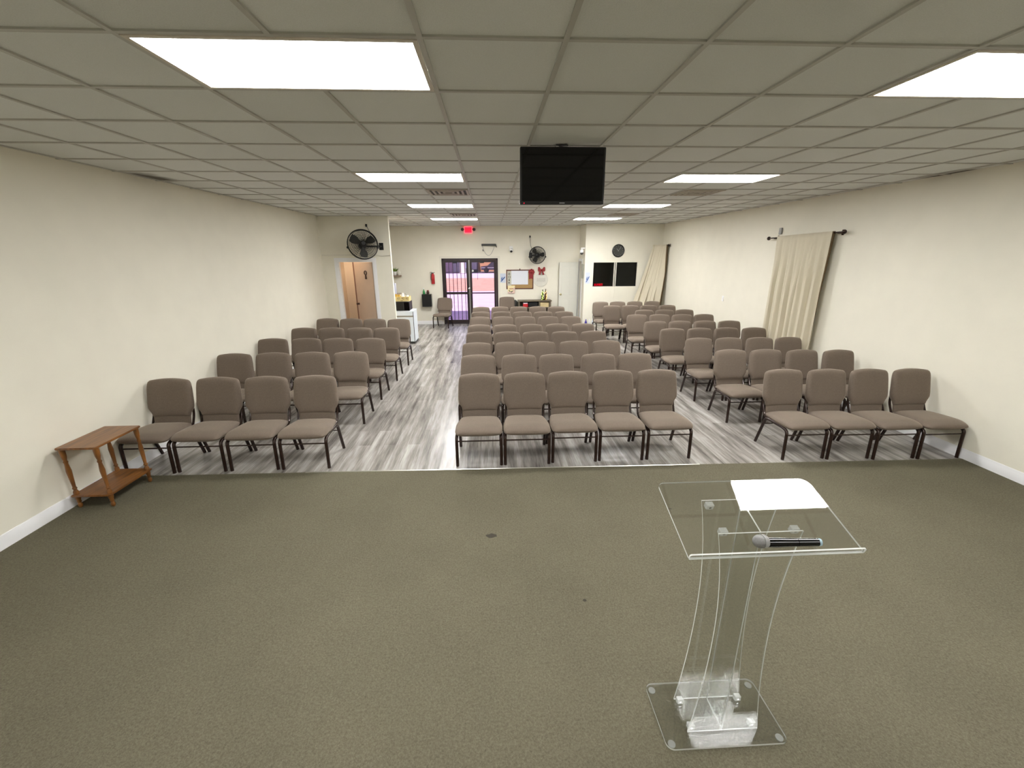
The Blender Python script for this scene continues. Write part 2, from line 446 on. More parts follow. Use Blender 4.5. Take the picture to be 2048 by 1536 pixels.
# floor: vinyl planks and the carpet in front
f = MB(); f.add([(XL-W, edge_y(XL-W), 0), (XR+W, edge_y(XR+W), 0), (XR+W, YB+W, 0), (XL-W, YB+W, 0), (XL-W, edge_y(XL-W), -0.1), (XR+W, edge_y(XR+W), -0.1), (XR+W, YB+W, -0.1), (XL-W, YB+W, -0.1)],
      [(0,1,2,3),(7,6,5,4),(0,4,5,1),(1,5,6,2),(2,6,7,3),(3,7,4,0)], 0, False)
struct('floor', f, M['vinyl'], 'grey wood-look plank floor running from carpet edge to entrance doors', 'floor')
f = MB(); f.add([(XL-W, YF-W, 0.002), (XR+W, YF-W, 0.002), (XR+W, edge_y(XR+W), 0.002), (XL-W, edge_y(XL-W), 0.002), (XL-W, YF-W, -0.1), (XR+W, YF-W, -0.1), (XR+W, edge_y(XR+W), -0.1), (XL-W, edge_y(XL-W), -0.1)],
      [(0,1,2,3),(7,6,5,4),(0,4,5,1),(1,5,6,2),(2,6,7,3),(3,7,4,0)], 0, False)
struct('floor_carpet', f, M['carpet'], 'olive brown short-pile carpet under the clear lectern', 'carpet')
f = MB()
xa, xb = -2.05, 2.3
f.add([(xa, edge_y(xa)-0.008, 0.002), (xb, edge_y(xb)-0.008, 0.002), (xb, edge_y(xb)+0.006, 0.002), (xa, edge_y(xa)+0.006, 0.002),
       (xa, edge_y(xa)-0.004, 0.006), (xb, edge_y(xb)-0.004, 0.006), (xb, edge_y(xb)+0.003, 0.006), (xa, edge_y(xa)+0.003, 0.006)],
      [(3,2,1,0),(4,5,6,7),(0,1,5,4),(1,2,6,5),(2,3,7,6),(3,0,4,7)], 0, False)
struct('trim_2', f, M['strip'], 'thin metal strip where carpet meets plank floor', 'floor strip')
# carpet marks

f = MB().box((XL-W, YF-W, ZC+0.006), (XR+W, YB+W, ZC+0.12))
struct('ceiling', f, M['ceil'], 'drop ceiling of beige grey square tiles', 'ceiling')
g = MB()
for i in range(-7, 11):
    x = GX+i*T
    if XL < x < XR: g.box((x-0.012, YF, ZC-0.003), (x+0.012, YB, ZC+0.008))
for j in range(-9, 22):
    y = GY+j*T
    if YF < y < YB: g.box((XL, y-0.012, ZC-0.0025), (XR, y+0.012, ZC+0.008))
struct('trim_1', g, M['ceil_grid'], 'beige metal grid holding the ceiling tiles', 'ceiling grid')

struct('wall_left', MB().box((XL-W, YF-W, 0), (XL, YB+W, ZC+0.1)), M['wall'], 'long cream wall behind the wooden side table', 'wall')
struct('wall_right', MB().box((XR, YF-W, 0), (XR+W, YB+W, ZC+0.1)), M['wall'], 'long cream wall carrying the two curtains', 'wall')
struct('wall_front', MB().box((XL, YF-W, 0), (XR, YF, ZC+0.1)), M['wall'], 'cream wall closing the carpeted end of the room', 'wall')
DX0, DX1, DZ = -1.586, 0.25, 2.135
b = MB().box((XL, YB, 0), (DX0, YB+W, ZC+0.1)).box((DX1, YB, 0), (XR, YB+W, ZC+0.1)).box((DX0, YB, DZ), (DX1, YB+W, ZC+0.1))
struct('wall_back', b, M['wall'], 'cream end wall around the glazed entrance doors', 'wall')

def baseboard(name, a, c, nrm, label):
    a = Vector(a); c = Vector(c); n = Vector(nrm)
    prof = [(0, 0), (0.014, 0), (0.014, 0.085), (0.009, 0.092), (0.009, 0.108), (0.004, 0.118), (0, 0.118)]
    vs = []; m = len(prof)
    for p in (a, c):
        for (d, z) in prof: vs.append(p+n*d+Vector((0, 0, z)))
    fs = [(i, (i+1) % m, m+(i+1) % m, m+i) for i in range(m)]+[tuple(range(m)), tuple(range(2*m-1, m-1, -1))]
    struct(name, MB().add(vs, fs, 0, False), M['white_trim'], label, 'baseboard')
baseboard('baseboard_left', (XL, YF, 0), (XL, 10.65, 0), (1, 0, 0), 'white baseboard along the wall with the wooden side table')
baseboard('baseboard_right', (XR, YF, 0), (XR, 13.55, 0), (-1, 0, 0), 'white baseboard along the curtained wall')
baseboard('baseboard_back', (XL, YB, 0), (DX0-0.01, YB, 0), (0, -1, 0), 'white baseboard on end wall below the black wall box')
baseboard('baseboard_back_2', (DX1+0.01, YB, 0), (2.94, YB, 0), (0, -1, 0), 'white baseboard on end wall behind the console table')

# restroom block
RY = 10.65; REX = -2.36
OX0, OX1, OZ = -3.61, -2.80, 2.11
b = MB().box((XL, RY, 0), (OX0, RY+0.1, ZC)).box((OX1, RY, 0), (REX, RY+0.1, ZC)).box((OX0, RY, OZ), (OX1, RY+0.1, ZC))
struct('wall_restroom', b, M['wall'], 'cream partition wall holding the open restroom door', 'wall')
b = MB().box((-2.80, RY+0.1, 0), (-2.72, 12.2, ZC)).box((XL, 12.12, 0), (-2.80, 12.2, ZC)).box((XL, RY+0.1, 0), (XL+0.02, 12.12, ZC))
struct('wall_restroom_inner', b, M['peach_wall'], 'peach inner walls of the restroom seen through its doorway', 'wall')
c = MB()
cw = 0.085
c.box((OX0-cw, RY-0.018, 0), (OX0, RY, OZ+cw)).box((OX1, RY-0.018, 0), (OX1+cw, RY, OZ+cw)).box((OX0, RY-0.018, OZ), (OX1, RY, OZ+cw))
c.box((OX0, RY, 0), (OX0+0.012, RY+0.1, OZ)).box((OX1-0.012, RY, 0), (OX1, RY+0.1, OZ)).box((OX0, RY, OZ-0.012), (OX1, RY+0.1, OZ))
struct('trim_3', c, M['white_trim'], 'white casing around the restroom doorway', 'door casing')
c = MB().tube([(XL+0.02, RY-0.012, 2.258), (-2.75, RY-0.012, 2.255), (-2.58, RY-0.012, 2.235), (REX, RY-0.012, 2.245)], 0.012, 8)
c.box((XL+0.02, RY-0.02, 2.265), (-2.65, RY, 2.275))
struct('trim_4', c, M['offwhite'], 'cream cable moulding running above the restroom doorway', 'moulding')
# restroom door, hinged on its far jamb, standing part open
d = empty('door_2', (OX1-0.014, RY+0.085, 0), 'beige restroom door standing ajar with a dark restroom figure on it', 'door', kind='structure', rz=math.radians(-38))
MB().box((-0.76, -0.04, 0.01), (0, 0, OZ-0.02), bevel=0.003).build('door_leaf', M['peach_door'], d)
MB().box((-0.762, -0.043, 0.012), (-0.715, -0.0402, OZ-0.022)).build('edge_strip', M['brown_band'], d)  # dark brown band on the leaf's face along its free edge
k = MB().lathe([(0.028, 0), (0.028, 0.008), (0.011, 0.012), (0.011, 0.03), (0.027, 0.04), (0.03, 0.055), (0.02, 0.066), (0.0, 0.068)], (0, 0, 0), 16, axis='y')
k.build('door_knob', M['brown'], d, loc=(-0.665, -0.04, 1.07))
sg = MB().torus((0, -0.006, 0.05), 0.046, 0.011, 28, 6).prism([(-0.02, 0.008), (0.02, 0.008), (0.034, -0.10), (-0.034, -0.10)], -0.012, 0, 'y')
sg.build('restroom_sign', M['brown'], d, loc=(-0.27, -0.041, 1.79))
l = empty('ceiling_lamp', (-3.62, 10.95, ZC), 'round warm lamp inside the restroom', 'lamp')
MB().lathe([(0.13, -0.02), (0.13, 0)], (0, 0, 0), 20).build('base', M['white'], l)
MB().lathe([(0.02, -0.10), (0.09, -0.085), (0.115, -0.05), (0.12, -0.02)], (0, 0, 0), 20).build('lamp_shade', M['bulb'], l)

# sound booth block
BY, BX = 13.55, 2.94
WX0, WX1, WZ0, WZ1 = 3.218, 4.60, 1.268, 2.0
b = MB().box((BX, BY, 0), (WX0, BY+0.1, ZC)).box((WX1, BY, 0), (XR, BY+0.1, ZC)).box((WX0, BY, 0), (WX1, BY+0.1, WZ0)).box((WX0, BY, WZ1), (WX1, BY+0.1, ZC))
struct('wall_booth', b, M['wall'], 'cream partition wall with the dark booth window and wall clock', 'wall')
b = MB().box((BX, 14.38, 0), (BX+0.1, YB, ZC)).box((BX, BY+0.1, 0), (BX+0.1, 13.98, ZC)).box((BX, 13.98, 2.03), (BX+0.1, 14.38, ZC))
struct('wall_booth_side', b, M['wall'], 'short side wall of the booth with the white door', 'wall')
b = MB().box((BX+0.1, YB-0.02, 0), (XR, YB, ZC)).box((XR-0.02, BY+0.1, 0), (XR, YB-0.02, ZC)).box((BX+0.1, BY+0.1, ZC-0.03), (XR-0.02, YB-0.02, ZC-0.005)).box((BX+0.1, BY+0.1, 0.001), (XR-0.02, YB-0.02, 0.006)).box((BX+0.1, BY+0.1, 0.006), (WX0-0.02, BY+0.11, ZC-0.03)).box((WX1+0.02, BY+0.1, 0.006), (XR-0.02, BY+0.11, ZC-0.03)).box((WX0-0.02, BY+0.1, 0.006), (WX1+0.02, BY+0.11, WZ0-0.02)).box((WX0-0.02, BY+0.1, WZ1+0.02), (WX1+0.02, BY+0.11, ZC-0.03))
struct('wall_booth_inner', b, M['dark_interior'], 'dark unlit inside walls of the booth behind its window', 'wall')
w = empty('window_1', ((WX0+WX1)/2, BY, WZ0), 'dark two-pane booth window below the wall clock', 'window', kind='structure')
hw = (WX1-WX0)/2; hh = WZ1-WZ0
fr = MB()
fr.box((-hw, 0.02, 0), (hw, 0.09, 0.015)).box((-hw, 0.02, hh-0.015), (hw, 0.09, hh)).box((-hw, 0.02, 0), (-hw+0.015, 0.09, hh)).box((hw-0.015, 0.02, 0), (hw, 0.09, hh))
fr.build('window_frame', M['black'], w)
fr = MB().box((-0.035, -0.004, 0), (-0.012, 0.05, hh)).box((0.018, -0.004, 0), (0.04, 0.05, hh))
fr.build('mullion', M['offwhite'], w)
MB().box((-hw+0.015, 0.045, 0.015), (-0.012, 0.051, hh-0.015)).build('pane', M['booth_glass'], w)
MB().box((0.018, 0.055, 0.015), (hw-0.015, 0.061, hh-0.015)).build('pane', M['booth_glass'], w)
# shelf in the booth with a red LED readout
s = MB().box((WX0-0.05, BY+0.12, WZ0-0.06), (WX1+0.05, BY+0.5, WZ0-0.02)).build('counter', M['dark_interior'])
tag(s, 'dark counter inside the booth below the window', 'counter')
led = empty('led_display', (3.455, BY+0.19, WZ0-0.02), 'small display with glowing red digits behind the booth window', 'display')
MB().box((-0.15, 0, 0), (0.15, 0.09, 0.11), bevel=0.005).build('housing', M['black'], led)
dg_ = MB()
def seg7(mb, ch, x, z, w_, h_, t=0.012):
    S7 = {'8': 'abcdefg', '0': 'abcdef', '2': 'abged', '6': 'afgedc', '5': 'afgcd', '3': 'abgcd'}[ch]
    R = {'a': (0, h_-t, w_, h_), 'd': (0, 0, w_, t), 'g': (0, h_/2-t/2, w_, h_/2+t/2), 'f': (0, h_/2, t, h_), 'b': (w_-t, h_/2, w_, h_), 'e': (0, 0, t, h_/2), 'c': (w_-t, 0, w_, h_/2)}
    for q in S7:
        x0, z0, x1, z1 = R[q]; mb.box((x+x0, -0.004, z+z0), (x+x1, 0, z+z1))
for n_, ch in enumerate('6280'):
    q = MB(); seg7(q, ch, -0.135+n_*0.07, 0.018, 0.05, 0.075); q.build('digit', M['led_red'], led)

# white panel door against the end wall
d = empty('door_3', (2.90, 14.36, 0), 'white panelled door with brass knob folded back beside the booth', 'door', kind='structure', rz=math.radians(3))
lf = MB().box((-0.63, -0.02, 0.01), (0, 0.015, 2.0), bevel=0.002)
lf.build('door_leaf', M['booth_door'], d)
pn = MB()
for (x0, x1) in ((-0.55, -0.345), (-0.285, -0.08)):
    for (z0, z1) in ((0.2, 0.78), (0.95, 1.5), (1.62, 1.86)):
        pn.box((x0, -0.026, z0), (x1, -0.02, z1), bevel=0.004)
pn.build('door_panel', M['booth_door'], d)
k = MB().lathe([(0.03, 0), (0.03, 0.006), (0.01, 0.01), (0.01, 0.03), (0.028, 0.038), (0.032, 0.055), (0.02, 0.07), (0, 0.072)], (0, 0, 0), 16, axis='y')
k.build('door_knob', mat('brass', '#d8cfa0', 0.2, metal=0.9), d, loc=(-0.575, -0.02, 0.965))
c = MB().box((BX-0.014, 13.90, 0), (BX, 13.98, 2.11)).box((BX-0.014, 13.98, 2.03), (BX, 14.38, 2.11)).box((BX-0.014, 14.38, 0), (BX, 14.42, 2.11))
struct('trim_5', c, M['white_trim'], 'white casing around the booth doorway', 'door casing')
# ------------------------------------------------------------------ entrance doors
d = empty('door_1', ((DX0+DX1)/2, YB, 0), 'dark bronze double entrance doors glazed from top to bottom', 'door', kind='structure')
hw = (DX1-DX0)/2
fr = MB().box((-hw, 0.0, 0), (-hw+0.05, 0.11, DZ)).box((hw-0.055, 0.0, 0), (hw, 0.11, DZ)).box((-hw, 0.0, DZ-0.05), (hw, 0.11, DZ)).box((-hw+0.05, 0.0, 0), (hw-0.055, 0.11, 0.015))
fr.build('door_frame', M['bronze_door'], d)
MB().box((-0.045, 0.005, 0.015), (-0.012, 0.10, DZ-0.05)).build('mullion', M['alu'], d)
for (nm, x0, x1, st, mid, bars) in (('door_leaf', -hw+0.052, -0.047, 0.072, 0.075, 5), ('door_leaf', -0.010, hw-0.057, 0.072, 0.035, 1)):
    lf = MB()
    z1 = DZ-0.052
    lf.box((x0, 0.03, 0.02), (x0+st, 0.075, z1)).box((x1-st, 0.03, 0.02), (x1, 0.075, z1))
    lf.box((x0+st, 0.03, z1-0.075), (x1-st, 0.075, z1)).box((x0+st, 0.03, 0.02), (x1-st, 0.075, 0.13)).box((x0+st, 0.03, 1.02-mid/2), (x1-st, 0.075, 1.02+mid/2))
    L_ = lf.build(nm, M['bronze_door'], d)
    MB().box((x0+st, 0.05, 0.13), (x1-st, 0.056, z1-0.075)).build('pane', M['door_glass'], L_)
    if bars > 1:
        for q in range(bars):
            xx = x0+st+(x1-x0-2*st)*(q+0.75)/(bars+0.2)
            MB().tube([(xx, 0.095, 0.03), (xx, 0.095, z1-0.03)], 0.010, 6).build('security_bar', M['bronze_door'], L_)
    else:
        MB().tube([(x0+st+0.18, 0.095, 1.45), (x0+st+0.18, 0.095, z1-0.1)], 0.006, 6).build('security_bar', M['bronze_door'], L_)
    MB().box(((x0+x1)/2-0.10, 0.0, z1-0.10), ((x0+x1)/2+0.04, 0.03, z1-0.03), bevel=0.006).build('door_closer', M['black'], L_)
    hx = x1-0.03 if x0 < -0.3 else x0+0.03
    MB().tube(arc_path([(hx, 0.03, 0.78), (hx, -0.03, 0.80), (hx, -0.03, 1.0), (hx, 0.03, 1.02)], 0.02), 0.014, 8).build('pull_handle', M['black'], L_)
MB().lathe([(0.032, 0), (0.032, 0.012), (0.02, 0.02), (0.0, 0.022)], (0, 0, 0), 16, axis='y').build('lock', M['chrome'], d, loc=(-0.045, 0.004, 1.17))
MB().prism([(0, -0.04), (0.035, 0), (0, 0.04), (-0.035, 0)], 0.044, 0.049, 'y').build('sticker', M['white'], d, loc=(0.09, 0, 1.74))
struct('trim_6', MB().box((DX0-0.07, YB-0.01, 0), (DX0, YB, DZ+0.07)).box((DX1, YB-0.01, 0), (DX1+0.07, YB, DZ+0.07)).box((DX0, YB-0.01, DZ), (DX1, YB, DZ+0.07)), M['offwhite'], 'cream trim around the entrance doors', 'door casing')

# ------------------------------------------------------------------ outside the doors
struct('roof', MB().box((XL-0.6, YF-0.6, ZC+0.14), (XR+0.6, YB+W+0.02, 5.0)), M['warehouse_grey'], 'roof over the room', 'roof')
struct('wall_lintel', MB().box((XL-W, YB+W, 2.6), (XR+W, YB+W+0.05, 4.9)), M['offwhite'], 'outer face of the end wall above the entrance', 'wall')
struct('pavement', MB().box((-30, YB+W, -0.2), (30, 28.0, -0.012)), M['pavement'], 'pale pink concrete outside the entrance doors', 'pavement')
struct('threshold', MB().box((DX0, YB, -0.1), (DX1, YB+W+0.01, 0.0)), M['alu'], 'metal sill below the entrance doors', 'sill')
struct('verge', MB().box((-40, 28.0, -0.2), (40, 43.0, 0.03)), M['verge'], 'strip of dry orange soil beyond the pavement', 'verge')
struct('road', MB().box((-60, 43.0, -0.2), (60, 54.0, 0.0)), M['road'], 'pale road beyond the soil strip', 'road')
struct('yard', MB().box((-80, 54.0, -0.2), (80, 75.0, -0.01)), M['warehouse_grey'], 'dark yard on the far side of the road', 'yard')
s = MB().prism([(-0.9, 19.4), (1.25, 18.0), (1.35, 18.05), (-0.8, 19.46)], -0.0119, -0.008, 'z')
struct('parking_line', s, M['paint_white'], 'white line painted on the concrete outside the doors', 'painted line')
wh = empty('warehouse', (-6.6, 56, 0), 'dark purple grey shed across the road behind the barred door', 'shed')
MB().box((-2.6, 0, 0), (2.9, 6, 3.6)).build('wall', M['warehouse'], wh)
for q in range(5): MB().box((-2.4+q*1.05, -0.04, 0.1), (-1.5+q*1.05, 0, 2.9)).build('shutter_panel', M['warehouse'] if q % 2 else M['warehouse_grey'], wh)
MB().box((-2.7, -0.3, 3.5), (3.0, 6.1, 3.8)).build('roof', M['warehouse_grey'], wh)
o = MB().lathe([(0.42, 0), (0.36, 0.1), (0.34, 2.9), (0.42, 3.0)], (-3.45, 55.4, 0), 12).build('pillar', M['offwhite']); tag(o, 'white post beside the dark shed across the road', 'post')
o = empty('van', (-2.15, 56.2, 0), 'grey van body parked between the white post and orange building', 'van')
MB().box((-0.75, 0, 0.3), (0.55, 3, 2.6), bevel=0.12).build('body', M['warehouse_grey'], o)
for x in (-0.5, 0.3): MB().lathe([(0.32, 0), (0.32, 0.2)], (x, 0.3, 0.32), 16, axis='y').build('wheel', M['black'], o)
o = empty('building', (0.9, 60, 0), 'orange rendered building across the road', 'building')
MB().box((-2.6, 0, 0), (4.5, 5, 4.2)).build('wall', M['orange_wall'], o)
MB().box((-2.7, -0.2, 4.1), (4.6, 5.1, 4.4)).build('roof', M['brown'], o)
MB().box((1.6, -0.04, 1.8), (2.4, 0, 2.8)).build('window', M['warehouse_grey'], o)
o = empty('car', (0.75, 55.6, 0), 'dark car parked in front of the orange building', 'car')
cb = [( -1.9, 0.35), (-1.95, 0.75), (-1.1, 0.85), (-0.6, 1.3), (0.8, 1.32), (1.3, 0.9), (2.1, 0.8), (2.15, 0.35)]
MB().prism(cb, 0, 1.7, 'y').build('body', M['car'], o)
for x in (-1.25, 1.35): MB().lathe([(0.33, -0.02), (0.33, 0.2)], (x, 0.15, 0.33), 18, axis='y').build('wheel', M['black'], o)
MB().box((-1.9, -0.02, 0.60), (2.1, 0, 0.64)).build('side_stripe', M['white'], o)

# ------------------------------------------------------------------ ceiling lights and vents
side = {0: 'on the exit sign side', 1: 'on the curtain wall side'}
rown = ['over the carpet, nearest the lectern', 'second of four from the carpet', 'third of four from the carpet', 'last of four, nearest the end wall']
def light(i0, j, label):
    o = empty('ceiling_light', (GX+(i0+1)*T, GY+(j+0.5)*T, ZC), label, 'ceiling light', 'rectangular ceiling lights')
    a, b_ = T-0.014, T/2-0.014
    f = MB().box((-a, -b_, -0.006), (a, -b_+0.022, 0.003)).box((-a, b_-0.022, -0.006), (a, b_, 0.003)).box((-a, -b_+0.022, -0.006), (-a+0.022, b_-0.022, 0.003)).box((a-0.022, -b_+0.022, -0.006), (a, b_-0.022, 0.003))
    f.build('frame', M['light_frame'], o)
    MB().box((-a+0.022, -b_+0.022, -0.003), (a-0.022, b_-0.022, 0.002)).build('diffuser', LIGHTS[j], o)
for r_, j in enumerate((0, 5, 10, 15)):
    light(-2, j, 'lit white ceiling panel on exit sign side, '+rown[r_])
    light(4, j, 'lit white ceiling panel on curtain wall side, '+rown[r_])
for j in (-5,):
    light(-2, j, 'lit white ceiling panel on table side behind the lectern')
    light(4, j, 'lit white ceiling panel on curtain side behind the lectern')
def vent(i, j, label, a=0.285, pat=True):
    o = empty('ceiling_vent', (GX+(i+0.5)*T, GY+(j+0.5)*T, ZC), label, 'vent', 'ceiling air vents')
    MB().box((-a, -a, 0.0), (a, a, 0.004)).build('backing', M['vent_dark'], o)
    for q in range(4):
        r = a*(1-q*0.24); t = a*0.10
        s_ = MB().prism([(-r, -r), (r, -r), (r-t, -r+t), (-r+t, -r+t)], -0.012, 0.0, 'z').prism([(r, -r), (r, r), (r-t, r-t), (r-t, -r+t)], -0.012, 0.0, 'z')
        s_.prism([(r, r), (-r, r), (-r+t, r-t), (r-t, r-t)], -0.012, 0, 'z').prism([(-r, r), (-r, -r), (-r+t, -r+t), (-r+t, r-t)], -0.012, 0, 'z')
        s_.build('louvre', M['vent'], o)
vent(-1, 7, 'square louvred ceiling vent beside the lights on exit sign side')
vent(5, 7, 'square louvred ceiling vent beside the lights on curtain side')
vent(-1, 13, 'small dark ceiling vent farther back, near the exit sign')
vent(5, 13, 'small dark ceiling vent farther back on curtain side')

# ------------------------------------------------------------------ hanging television
tv = empty('television', (0.609, 3.80, 2.658), 'black flat television hung from the ceiling over the carpet edge', 'television')
MB().box((-0.351, 0.0, 0), (0.351, 0.045, 0.432), bevel=0.006).build('housing', M['black'], tv)
MB().box((-0.335, -0.002, 0.026), (0.335, 0.001, 0.418)).build('screen', M['screen'], tv)
MB().box((-0.3535, 0.002, 0.0), (-0.351, 0.04, 0.30)).build('side_trim', M['chrome'], tv)
MB().box((0.351, 0.002, 0.0), (0.3535, 0.04, 0.25)).build('side_trim', M['chrome'], tv)
MB().box((-0.022, -0.004, 0.008), (0.022, 0.0, 0.015)).build('badge', M['grey'], tv)
MB().lathe([(0.004, 0), (0.004, 0.004)], (-0.318, -0.0005, 0.010), 10, axis='y').build('standby_light', M['led_red'], tv)
mt = MB().tube([(0, 0.12, 0.30), (0, 0.12, ZC-2.658)], 0.02, 10).box((-0.1, 0.045, 0.15), (0.1, 0.065, 0.32)).box((-0.03, 0.065, 0.22), (0.03, 0.13, 0.30))
mt.box((-0.05, 0.07, ZC-2.658-0.010), (0.05, 0.17, ZC-2.658-0.003))
mt.build('ceiling_mount', M['black'], tv)

# ------------------------------------------------------------------ chairs
def interp(tab, x):
    for (a, va), (b_, vb) in zip(tab, tab[1:]):
        if x <= b_:
            t = (x-a)/(b_-a) if b_ > a else 0; t = max(0, min(1, t))
            t2 = t
            return va+(vb-va)*t2
    return tab[-1][1]
def cushion(width, v0, v1, base, nv=22, nu=18, tf=0.05, tb=0.03, pe=5.0, conc=0.0, crown=0.0):
    """rounded pad; base(v) gives the centre point and the front normal, width(v) its half width"""
    mb = MB(); rows = []
    us = [math.sin(PI/2*(-1+2*k/nu)) for k in range(nu+1)]
    vs_ = [0.5-0.5*math.cos(PI*k/nv) for k in range(nv+1)]
    front = []; back = []
    for q in vs_:
        v = v0+(v1-v0)*q
        w_ = width(q)
        c, n, up = base(v)
        qe = 2*q-1
        rf = []; rb = []
        for u in us:
            fu = max(0.0, 1-abs(u)**pe)**0.42; fv = max(0.0, 1-abs(qe)**pe)**0.42
            e_ = fu*fv
            dip = conc*(1-u*u)
            lift = crown*(1-u*u)*max(0, qe)
            p = c+Vector((w_*u, 0, 0))+up*lift-n*dip
            rf.append(p+n*(tf*e_)); rb.append(p-n*(tb*e_))
        front.append(rf); back.append(rb)
    N = nu+1
    verts = [p for r in front for p in r]+[p for r in back for p in r]
    off = N*(nv+1); fs = []
    for i in range(nv):
        for k in range(nu):
            a = i*N+k
            fs.append((a, a+1, a+N+1, a+N)); fs.append((off+a+N, off+a+N+1, off+a+1, off+a))
    for i in range(nv):
        a = i*N; fs.append((a+N, off+a+N, off+a, a)); a = i*N+nu; fs.append((a, off+a, off+a+N, a+N))
    for k in range(nu):
        fs.append((k, off+k, off+k+1, k+1)); a = nv*N+k; fs.append((a+1, off+a+1, off+a, a))
    mb.add(verts, fs, 0, True); return mb
LEAN = math.radians(11)
def back_base(v):
    up = Vector((0, math.sin(LEAN), math.cos(LEAN))); n = Vector((0, -math.cos(LEAN), math.sin(LEAN)))
    return Vector((0, 0.235, 0.48))+up*v, n, up
def backrest_mesh():
    tab = [(0, 0.196), (0.03, 0.203), (0.11, 0.208), (0.20, 0.232), (0.26, 0.244), (0.38, 0.2465), (0.75, 0.238), (0.90, 0.231), (0.96, 0.222), (1.0, 0.205)]
    return cushion(lambda q: interp(tab, q), 0.0, 0.425, back_base, tf=0.055, tb=0.03, nv=30, nu=20, pe=7.0, conc=0.018, crown=0.022)
def lumbar_mesh():
    return cushion(lambda q: 0.200, -0.13, 0.06, back_base, nv=10, nu=12, tf=0.014, tb=0.02, pe=8, conc=0.004)
def seat_mesh():
    tab = [(0, 0.218), (0.05, 0.240), (0.14, 0.2525), (0.45, 0.2525), (0.8, 0.228), (0.95, 0.216), (1.0, 0.20)]
    def base(v):
        return Vector((0, v, 0.407-0.045*(v+0.25)+(0.012*math.exp(-((v+0.27)/0.06)**2)*-1))), Vector((0, 0.07, 1)).normalized(), Vector((0, 1, -0.05))
    return cushion(lambda q: interp(tab, q), -0.280, 0.215, base, nv=22, tf=0.055, tb=0.05, pe=4.5)
def leg_front(sx):
    x = sx*0.2365
    return MB().tube(arc_path([(x, -0.245, 0.004), (x, -0.235, 0.345), (x-sx*0.004, -0.15, 0.362), (x-sx*0.004, 0.0, 0.362)], 0.055, 6), 0.0172, 12)
def leg_rear(sx):
    x = sx*0.2365
    return MB().tube(arc_path([(x, 0.262, 0.004), (x, 0.150, 0.345), (x-sx*0.004, 0.10, 0.362), (x-sx*0.004, 0.0, 0.362)], 0.045, 6), 0.0172, 12)
def build_chair():
    o = empty('chair', (0, 0, 0), '', 'chair')
    seat_mesh().build('seat', M['fabric'], o)
    br = backrest_mesh().build('backrest', M['fabric'], o)
    lumbar_mesh().build('lumbar_panel', M['fabric'], br)
    for sx in (-1, 1): leg_front(sx).build('leg', M['frame'], o)
    for sx in (-1, 1): leg_rear(sx).build('leg', M['frame'], o)
    MB().tube([(-0.225, -0.237, 0.298), (0.225, -0.237, 0.298)], 0.008, 8).build('stretcher', M['frame'], o)
    MB().tube([(-0.21, 0.04, 0.356), (0.21, 0.04, 0.356)], 0.009, 8).tube([(-0.21, -0.13, 0.356), (0.21, -0.13, 0.356)], 0.009, 8).tube([(-0.22, 0.185, 0.27), (0.22, 0.185, 0.27)], 0.006, 8).build('seat_frame', M['frame'], o)
    for sx in (-1, 1):
        x = sx*0.2175
        MB().tube(arc_path([(x, 0.06, 0.362), (x, 0.20, 0.365), (x, 0.268, 0.50), (x-sx*0.01, 0.285, 0.60)], 0.05, 5), 0.0125, 8).build('back_post', M['frame'], o)
    return o
PROTO = build_chair(); used = [False]
def chair(x, y, rz, label, group, sx=1.05):
    if not used[0]: o = PROTO; used[0] = True
    else: o = copy_tree(PROTO)
    o.location = (x, y, 0); o.rotation_euler = (0, 0, rz); o.scale = (sx, 1, 1)
    tag(o, label, 'chair', group); return o
